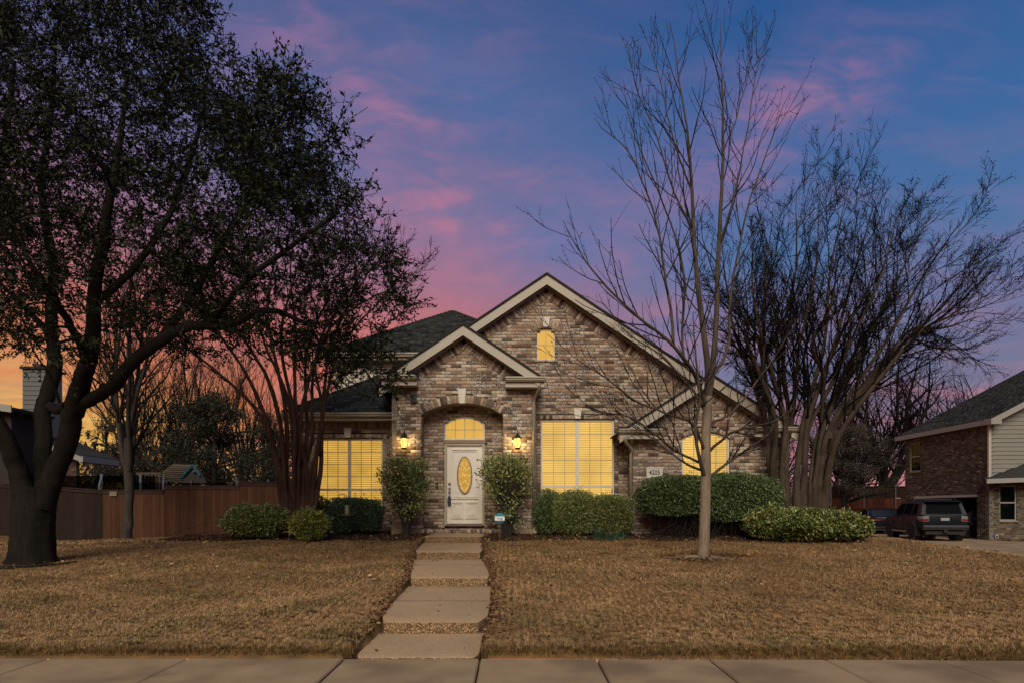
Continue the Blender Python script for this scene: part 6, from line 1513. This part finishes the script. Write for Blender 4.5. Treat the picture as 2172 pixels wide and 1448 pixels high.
# liriope tuft
lp = thing('liriope', (*P(1295, 1134, 14.35)[:2], float(zt(PX(1295, 14.35), 14.35))), 'low blue green grassy clump in the mulch below the big window', 'plant')
k = 420; bx_ = rng.uniform(PX(1260, 14.35), PX(1330, 14.35), k); by_ = 14.35 + rng.uniform(-.12, .15, k); bz_ = zt(bx_, by_); az = rng.uniform(0, 2 * math.pi, k); ln_ = rng.uniform(.10, .24, k) * np.where(bx_ < PX(1275, 14.35), 1.5, 1)
V = np.empty((k, 6, 3)); dirs = np.stack([np.cos(az), np.sin(az), np.zeros(k)], 1); sd = np.stack([-np.sin(az), np.cos(az), np.zeros(k)], 1) * .006; b0 = np.stack([bx_, by_, bz_ + .01], 1)
for i, (o_, u_) in enumerate(((0, 0), (.35, .75), (.85, .7))): V[:, 2 * i] = b0 + dirs * (ln_ * o_)[:, None] + np.array((0, 0, 1)) * (ln_ * u_)[:, None] + sd * (1 - .4 * i); V[:, 2 * i + 1] = b0 + dirs * (ln_ * o_)[:, None] + np.array((0, 0, 1)) * (ln_ * u_)[:, None] - sd * (1 - .4 * i)
b = np.arange(k)[:, None] * 6; npmesh('blades', V.reshape(-1, 3), np.concatenate([b + np.array([[0, 1, 3, 2]]), b + np.array([[2, 3, 5, 4]])], 1).reshape(-1, 4), M['leaf'], lp, np.repeat(leafcol(k, [(74, 106, 84), (60, 92, 72), (90, 118, 92)]), 6, 0), kind='stuff')

# ------------------------------------------------ small things in the beds
sg = thing('yard_sign', tuple(P(1060, 1142, 14.1)), 'small octagonal teal and white alarm sign on a thin stake by the path', 'sign')
c = P(1060, 1098, 14.1); zg = float(zt(c[0], 14.1)); R8 = .128
o8 = lambda r, c=c: [(c[0] + r * math.cos(math.pi / 8 + k * math.pi / 4), c[2] + r * math.sin(math.pi / 8 + k * math.pi / 4)) for k in range(8)]
M['signw'] = mat('sign_white', s2l((226, 228, 228)), .5, .03, 5); M['signt'] = mat('sign_teal', s2l((38, 138, 160)), .5, .05, 5); M['signd'] = mat('sign_slate', s2l((52, 84, 96)), .5, .05, 5)
MB().prism(o8(R8), 'y', 14.095, 14.105).build('border', M['signt'], sg); MB().prism(o8(R8 * .93), 'y', 14.092, 14.0951).build('face', M['signw'], sg)
h8 = R8 * .86; k8 = h8 * math.tan(math.pi / 8)
def band(z0, z1): # slice of the octagon between two heights
    wd_ = lambda z: h8 if abs(z) <= k8 else h8 - (abs(z) - k8)
    zs_ = sorted({z0, z1, *[z for z in (-k8, k8) if z0 < z < z1]}); return [(c[0] - wd_(z), c[2] + z) for z in zs_] + [(c[0] + wd_(z), c[2] + z) for z in reversed(zs_)]
MB().prism(band(.045, h8), 'y', 14.089, 14.0921).build('top_band', M['signt'], sg); MB().prism(band(-h8, -.055), 'y', 14.089, 14.0921).build('lower_band', M['signd'], sg)
text('ring', .088, (c[0], 14.0905, c[2] - .004), M['black'], sg, 'lettering', .001)
MB().tube([(c[0], 14.11, zg - .1), (c[0], 14.11, c[2] + .02)], .008, 8).build('stake', M['steel'], sg)
bf = thing('bird_feeder_hook', tuple(P(706, 1126, 14.6)), 'thin dark shepherd hook with a small bird feeder under the left window', 'bird feeder')
hk = [P(704, 1130, 14.6), P(709, 1085, 14.6), P(714, 1060, 14.6), P(718, 1050, 14.6), P(726, 1047, 14.6), P(734, 1050, 14.6), P(736, 1056, 14.6)]
MB().tube(list(spline(hk, 20)), .008, 6).build('hook', M['black'], bf); MB().tube([P(736, 1056, 14.6), P(736, 1073, 14.6)], .003, 4).build('wire', M['black'], bf)
fc = P(736, 1086, 14.6); fd = mat('feeder_clear', s2l((128, 136, 112)), .3, .1, 20)
MB().lathe(tuple(fc), [(.05, -.03), (.05, .15), (.058, .152), (.0, .18)], 14).build('seed_tube', fd, bf); MB().lathe((fc[0], fc[1], fc[2] - .06), [(.03, .03), (.05, .02), (.155, .006), (.155, -.006), (.02, -.01)], 18).build('tray', mat('feeder_tray', s2l((112, 86, 66)), .7, .2, 9), bf)
def sticks(name, label, segs, m=M['twig'], r=.011):
    t = thing(name, tuple(segs[0][0]), label, 'branch'); 
    for s_ in segs: l_ = Limbs(); p_ = spline(s_, 12); l_.add(p_, np.linspace(r, r * .45, 12), 5); l_.build('stick', m, t)
g_ = lambda px, Y, h=.02: np.array((PX(px, Y), Y, float(zt(PX(px, Y), Y)) + h))
sticks('fallen_branch', 'long pale fallen branch lying before the brown fence', [[g_(345, 17.5, .05), g_(385, 17.4, .22), g_(420, 17.3, .3), g_(465, 17.2, .42)], [g_(385, 17.3, .05), g_(430, 17.2, .1), g_(490, 17.0, .12)], [g_(350, 17.4, .05), g_(360, 17.5, .28)]])
sticks('fallen_branch', 'crooked bare twigs lying in the mulch below the tall hedge', [[g_(1388, 14.6), g_(1404, 14.6, .05), g_(1416, 14.6, .03)], [g_(1410, 14.5), g_(1430, 14.5, .06), g_(1446, 14.5, .17)], [g_(1440, 14.6), g_(1455, 14.6, .1), g_(1466, 14.6, .16)], [g_(1364, 14.9), g_(1362, 14.9, .08), g_(1370, 14.9, .16)]], r=.013)
sticks('bare_sucker', 'thin bare twig leaning between the pale trunk and tall hedge', [[g_(1503, 12.6, .0), P(1525, 1090, 12.6), P(1545, 1072, 12.6), P(1565, 1063, 12.6)], [P(1545, 1072, 12.6), P(1548, 1058, 12.6)]], r=.008)
vp = thing('vent_pipe', tuple(g_(1383, 15.4)), 'thin grey pipe rising from the mulch against the brick', 'pipe'); MB().tube([g_(1383, 15.45, -.05), P(1383, 1094, 15.45)], .016, 8).build('pipe', M['steel'], vp); MB().lathe(tuple(P(1383, 1094, 15.45)), [(.024, -.02), (.024, .015)], 8).build('cap', M['steel'], vp)
vb = thing('valve_lid', tuple(g_(660, 6.75, .0)), 'small dark irrigation lid sunk in the left lawn near the path', 'lid'); a = g_(660, 6.75, .005); MB().lathe(tuple(a), [(.08, -.06), (.08, 0), (.07, .004)], 18).build('lid', M['black'], vb); MB().lathe(tuple(a), [(.095, -.05), (.095, -.004), (.082, -.004)], 18).build('rim', M['plastic'], vb)

# ================================================================== grass, mulch, fallen leaves
def scatter_lawn(n, ymin, ymax, xlim, power):
    u = rng.random(n); Y = (ymin ** (1 - power) + u * (ymax ** (1 - power) - ymin ** (1 - power))) ** (1 / (1 - power))
    X = rng.uniform(-1, 1, n) * (.86 * Y + .6)
    X = np.clip(X, -xlim, xlim); l, r = path_edges(Y)
    pa = (X > l - .02) & (X < r + .03) & (Y < 15.7); return X, Y, pa
def blades(n, ymin, ymax, power, hgt, wid, name):
    X, Y, pa = scatter_lawn(n, ymin, ymax, 26, power)
    # clumps: pull the points towards a jittered lattice
    cs = .085; jx_, jy_ = np.floor(X / cs), np.floor(Y / cs); h1 = np.sin(jx_ * 127.1 + jy_ * 311.7) * 43758.5; h2 = np.sin(jx_ * 269.5 + jy_ * 183.3) * 43758.5
    ccx, ccy = (jx_ + (h1 - np.floor(h1))) * cs, (jy_ + (h2 - np.floor(h2))) * cs; w_ = rng.uniform(.15, .75, n); X, Y = X + (ccx - X) * w_, Y + (ccy - Y) * w_
    nz = np.sin(X * 1.7 + 1.1 * np.sin(Y * 2.3)) * np.sin(Y * 2.1 + 1.3 * np.sin(X * 1.3)) + .5 * np.sin(X * 5.3 + Y * 4.1) * np.sin(Y * 6.1 - X * 2.2)
    l, r = path_edges(Y); rs = (X - PX(1493, sY)) ** 2 / 1.1 + (Y - sY) ** 2 / .5
    bare = (rs < .55) & (rng.random(n) < .85); bare |= ((X - PX(65, oY)) ** 2 + (Y - oY) ** 2 < .75) & (rng.random(n) < .8)
    thin = (nz < -.45) & (rng.random(n) < .55)
    ok = (Y > 5.40 - .012 * np.maximum(0, X)) & ~((X > l - .03) & (X < r + .04) & (Y < 15.7)) & ~(in_bed(X, Y) & (rng.random(n) > .04)) & ~in_poly(X, Y, [(14.6, 5), (19.8, 5), (19.7, 23.4), (21.8, 26), (21.8, 45), (15, 45), (14.9, 20)]) & ~bare & ~thin & ~((Y > 15.5) & (X > -6) & (X < 7)) & (X > -22) & ~((X > 21.6) & (Y > 27.9))
    X, Y, nz = X[ok], Y[ok], nz[ok]; k = len(X); h1 = (h1 - np.floor(h1))[ok]
    Z = zt(X, Y); az = rng.uniform(0, 2 * math.pi, k); lean = rng.uniform(.2, 2.1, k); H = hgt * rng.uniform(.5, 1.15, k) * (.75 + .5 * h1)
    edge = (Y < 5.62) ; H = np.where(edge, H * 1.25, H)
    b0 = np.stack([X, Y, Z - .005], 1); sd = np.stack([-np.sin(az), np.cos(az), np.zeros(k)], 1) * (wid * rng.uniform(.6, 1.3, k))[:, None]
    tip = b0 + np.stack([np.cos(az) * H * lean, np.sin(az) * H * lean, H], 1)
    green = np.clip((nz - .15) * 1.1, 0, 1) * (rng.random(k) < .42); green = np.where(edge & (rng.random(k) < .22), .7, green)
    col = leafcol(k, [(190, 154, 110), (180, 146, 104), (202, 168, 124), (160, 130, 94)], .85, 1.1); g = leafcol(k, [(92, 98, 50), (76, 86, 44)]); patch = np.sin(X * .9 + 2.0 * np.sin(Y * .55 + 1)) * np.sin(Y * 1.3 + 1.4 * np.sin(X * .7)) * .5 + np.sin(X * 3.7 + Y * 1.9) * np.sin(Y * 4.3 - X * 1.1) * .3 + (h1 - .5) * .7; col = col * np.clip(.92 + .34 * patch, .5, 1.25)[:, None] * (1 + np.clip(-patch, 0, 1)[:, None] * np.array((.0, -.06, -.10))); col = col * (1 - green[:, None]) + g * green[:, None]
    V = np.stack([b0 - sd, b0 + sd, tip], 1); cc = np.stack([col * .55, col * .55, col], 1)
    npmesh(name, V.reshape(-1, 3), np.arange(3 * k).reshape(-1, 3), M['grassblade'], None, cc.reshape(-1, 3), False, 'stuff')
M['grassblade'] = mat('grass_blade', (.2, .15, .1), .85, 0, attr=True, spec=.1)
blades(900000, 5.36, 27, 1.9, .038, .0042, 'grass')
# shaggy, greener fringe hanging over the sidewalk's edge
k = 34000; X = rng.uniform(-6.5, 6.5, k); Y = 5.385 - .012 * np.maximum(0, X) + np.abs(rng.normal(0, .09, k)); l, r = path_edges(Y); ok = ~((X > l - .01) & (X < r + .02)); X, Y = X[ok], Y[ok]; k = len(X); Z = zt(X, Y) - .03
H = rng.uniform(.03, .075, k); az = rng.normal(-math.pi / 2, 1.1, k); ln_ = rng.uniform(.1, .8, k); b0 = np.stack([X, Y, Z], 1); sd = np.stack([-np.sin(az), np.cos(az), np.zeros(k)], 1) * .0045; tip = b0 + np.stack([np.cos(az) * H * ln_, np.sin(az) * H * ln_, H], 1)
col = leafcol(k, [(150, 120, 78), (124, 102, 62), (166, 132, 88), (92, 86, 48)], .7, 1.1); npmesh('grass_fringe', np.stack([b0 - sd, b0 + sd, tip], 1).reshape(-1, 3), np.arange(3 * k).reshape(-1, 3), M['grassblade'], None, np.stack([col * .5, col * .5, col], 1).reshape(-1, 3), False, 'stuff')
tag(bpy.data.objects['grass'], 'short curled dormant grass, brown with faint green patches')
def chips(name, n, X, Y, cols, size, dz, kind='stuff', lift=.0, aspect=.45):
    Z = zt(X, Y) + dz; d = rng.normal(0, 1, (len(X), 3)); d[:, 2] = rng.uniform(-.15, .45, len(X)) + lift
    leaves(np.stack([X, Y, Z], 1), d, rng.uniform(*size, len(X)), leafcol(len(X), cols, .6, 1.25), aspect, .25, name, M['chip'], None, kind)
n = 26000; X = rng.uniform(-8.4, 9.3, n); Y = rng.uniform(13.8, 16.8, n); l, r = path_edges(Y); ok = (Y > bed_front(X) - .25 * rng.random(n)) & (X > -8.6) & ~((X > l) & (X < r) & (Y < 15.7)); chips('mulch', 0, X[ok], Y[ok], [(84, 62, 48), (64, 48, 38), (104, 80, 60), (48, 38, 32)], (.03, .07), .018)
n = 2600; X = rng.uniform(-12, 12, n); Y = rng.uniform(5.5, 15.3, n); w_ = rng.random(n) < np.where(Y > 13.5, 1, .38); l, r = path_edges(Y); ok = w_ & ~((X > l) & (X < r)); chips('fallen_leaves', 0, X[ok], Y[ok], [(150, 116, 82), (128, 92, 64), (168, 138, 104), (96, 66, 50)], (.035, .085), .035, aspect=.55)
# drifts of leaves caught along both sides of the path
n = 1500; Y = rng.uniform(5.6, 15.2, n); l, r = path_edges(Y); s_ = rng.random(n) < .5; X = np.where(s_, l - np.abs(rng.normal(0, .07, n)), r + np.abs(rng.normal(0, .09, n))); chips('leaf_litter', 0, X, Y, [(96, 66, 50), (120, 86, 62), (78, 56, 46), (140, 110, 80)], (.03, .06), .03, aspect=.55)
n = 40; Y = rng.uniform(5.5, 14, n); l, r = path_edges(Y); X = l + (r - l) * rng.random(n); zs_ = np.interp(Y, [5.37, 6.22, 6.23, 8.82, 8.83, 11.68, 11.69, 14.42, 14.43, 15.5], [.066, .115, .235, .268, .39, .435, .57, .606, .75, .774]); leaves(np.stack([X, Y, zs_ + .012], 1), np.stack([rng.normal(0, 1, n), rng.normal(0, 1, n), rng.uniform(0, .2, n)], 1), rng.uniform(.02, .05, n), leafcol(n, [(86, 66, 48), (110, 84, 60)]), .5, .2, 'path_leaves', M['chip'], None, 'stuff')
n = 700; aa = rng.uniform(0, 2 * math.pi, n); rr = rng.random(n) ** .7 * .75; chips('root_litter', 0, PX(1493, sY) + rr * np.cos(aa) * 1.2, sY + rr * np.sin(aa) * .7, [(96, 70, 52), (120, 88, 62), (70, 54, 44)], (.03, .07), .02)
# ------------------------------------------------ groups of like things
GROUPS = {'clipped_shrub': 'shrubs along the house front', 'round_shrub': 'shrubs along the house front', 'young_shrub': 'shrubs along the house front', 'window_hedge': 'shrubs along the house front', 'tall_hedge': 'shrubs along the house front', 'laurel_shrub': 'shrubs along the house front', 'dark_shrub': 'shrubs along the house front',
          'vase_shrub': 'upright shrubs flanking the front door', 'thicket_tree': 'thicket trees beyond the fences', 'crape_myrtle': 'crape myrtles in front of the house', 'parked_suv': 'vehicles parked by the open garage', 'parked_sedan': 'vehicles parked by the open garage', 'fallen_branch': 'fallen branches on the ground', 'wood_fence': 'board fences beside the left lawn'}
for o in list(C.objects):
    k_ = o.name.split('.')[0]
    if o.parent is None and k_ in GROUPS and not o.get('group'): o['group'] = GROUPS[k_]
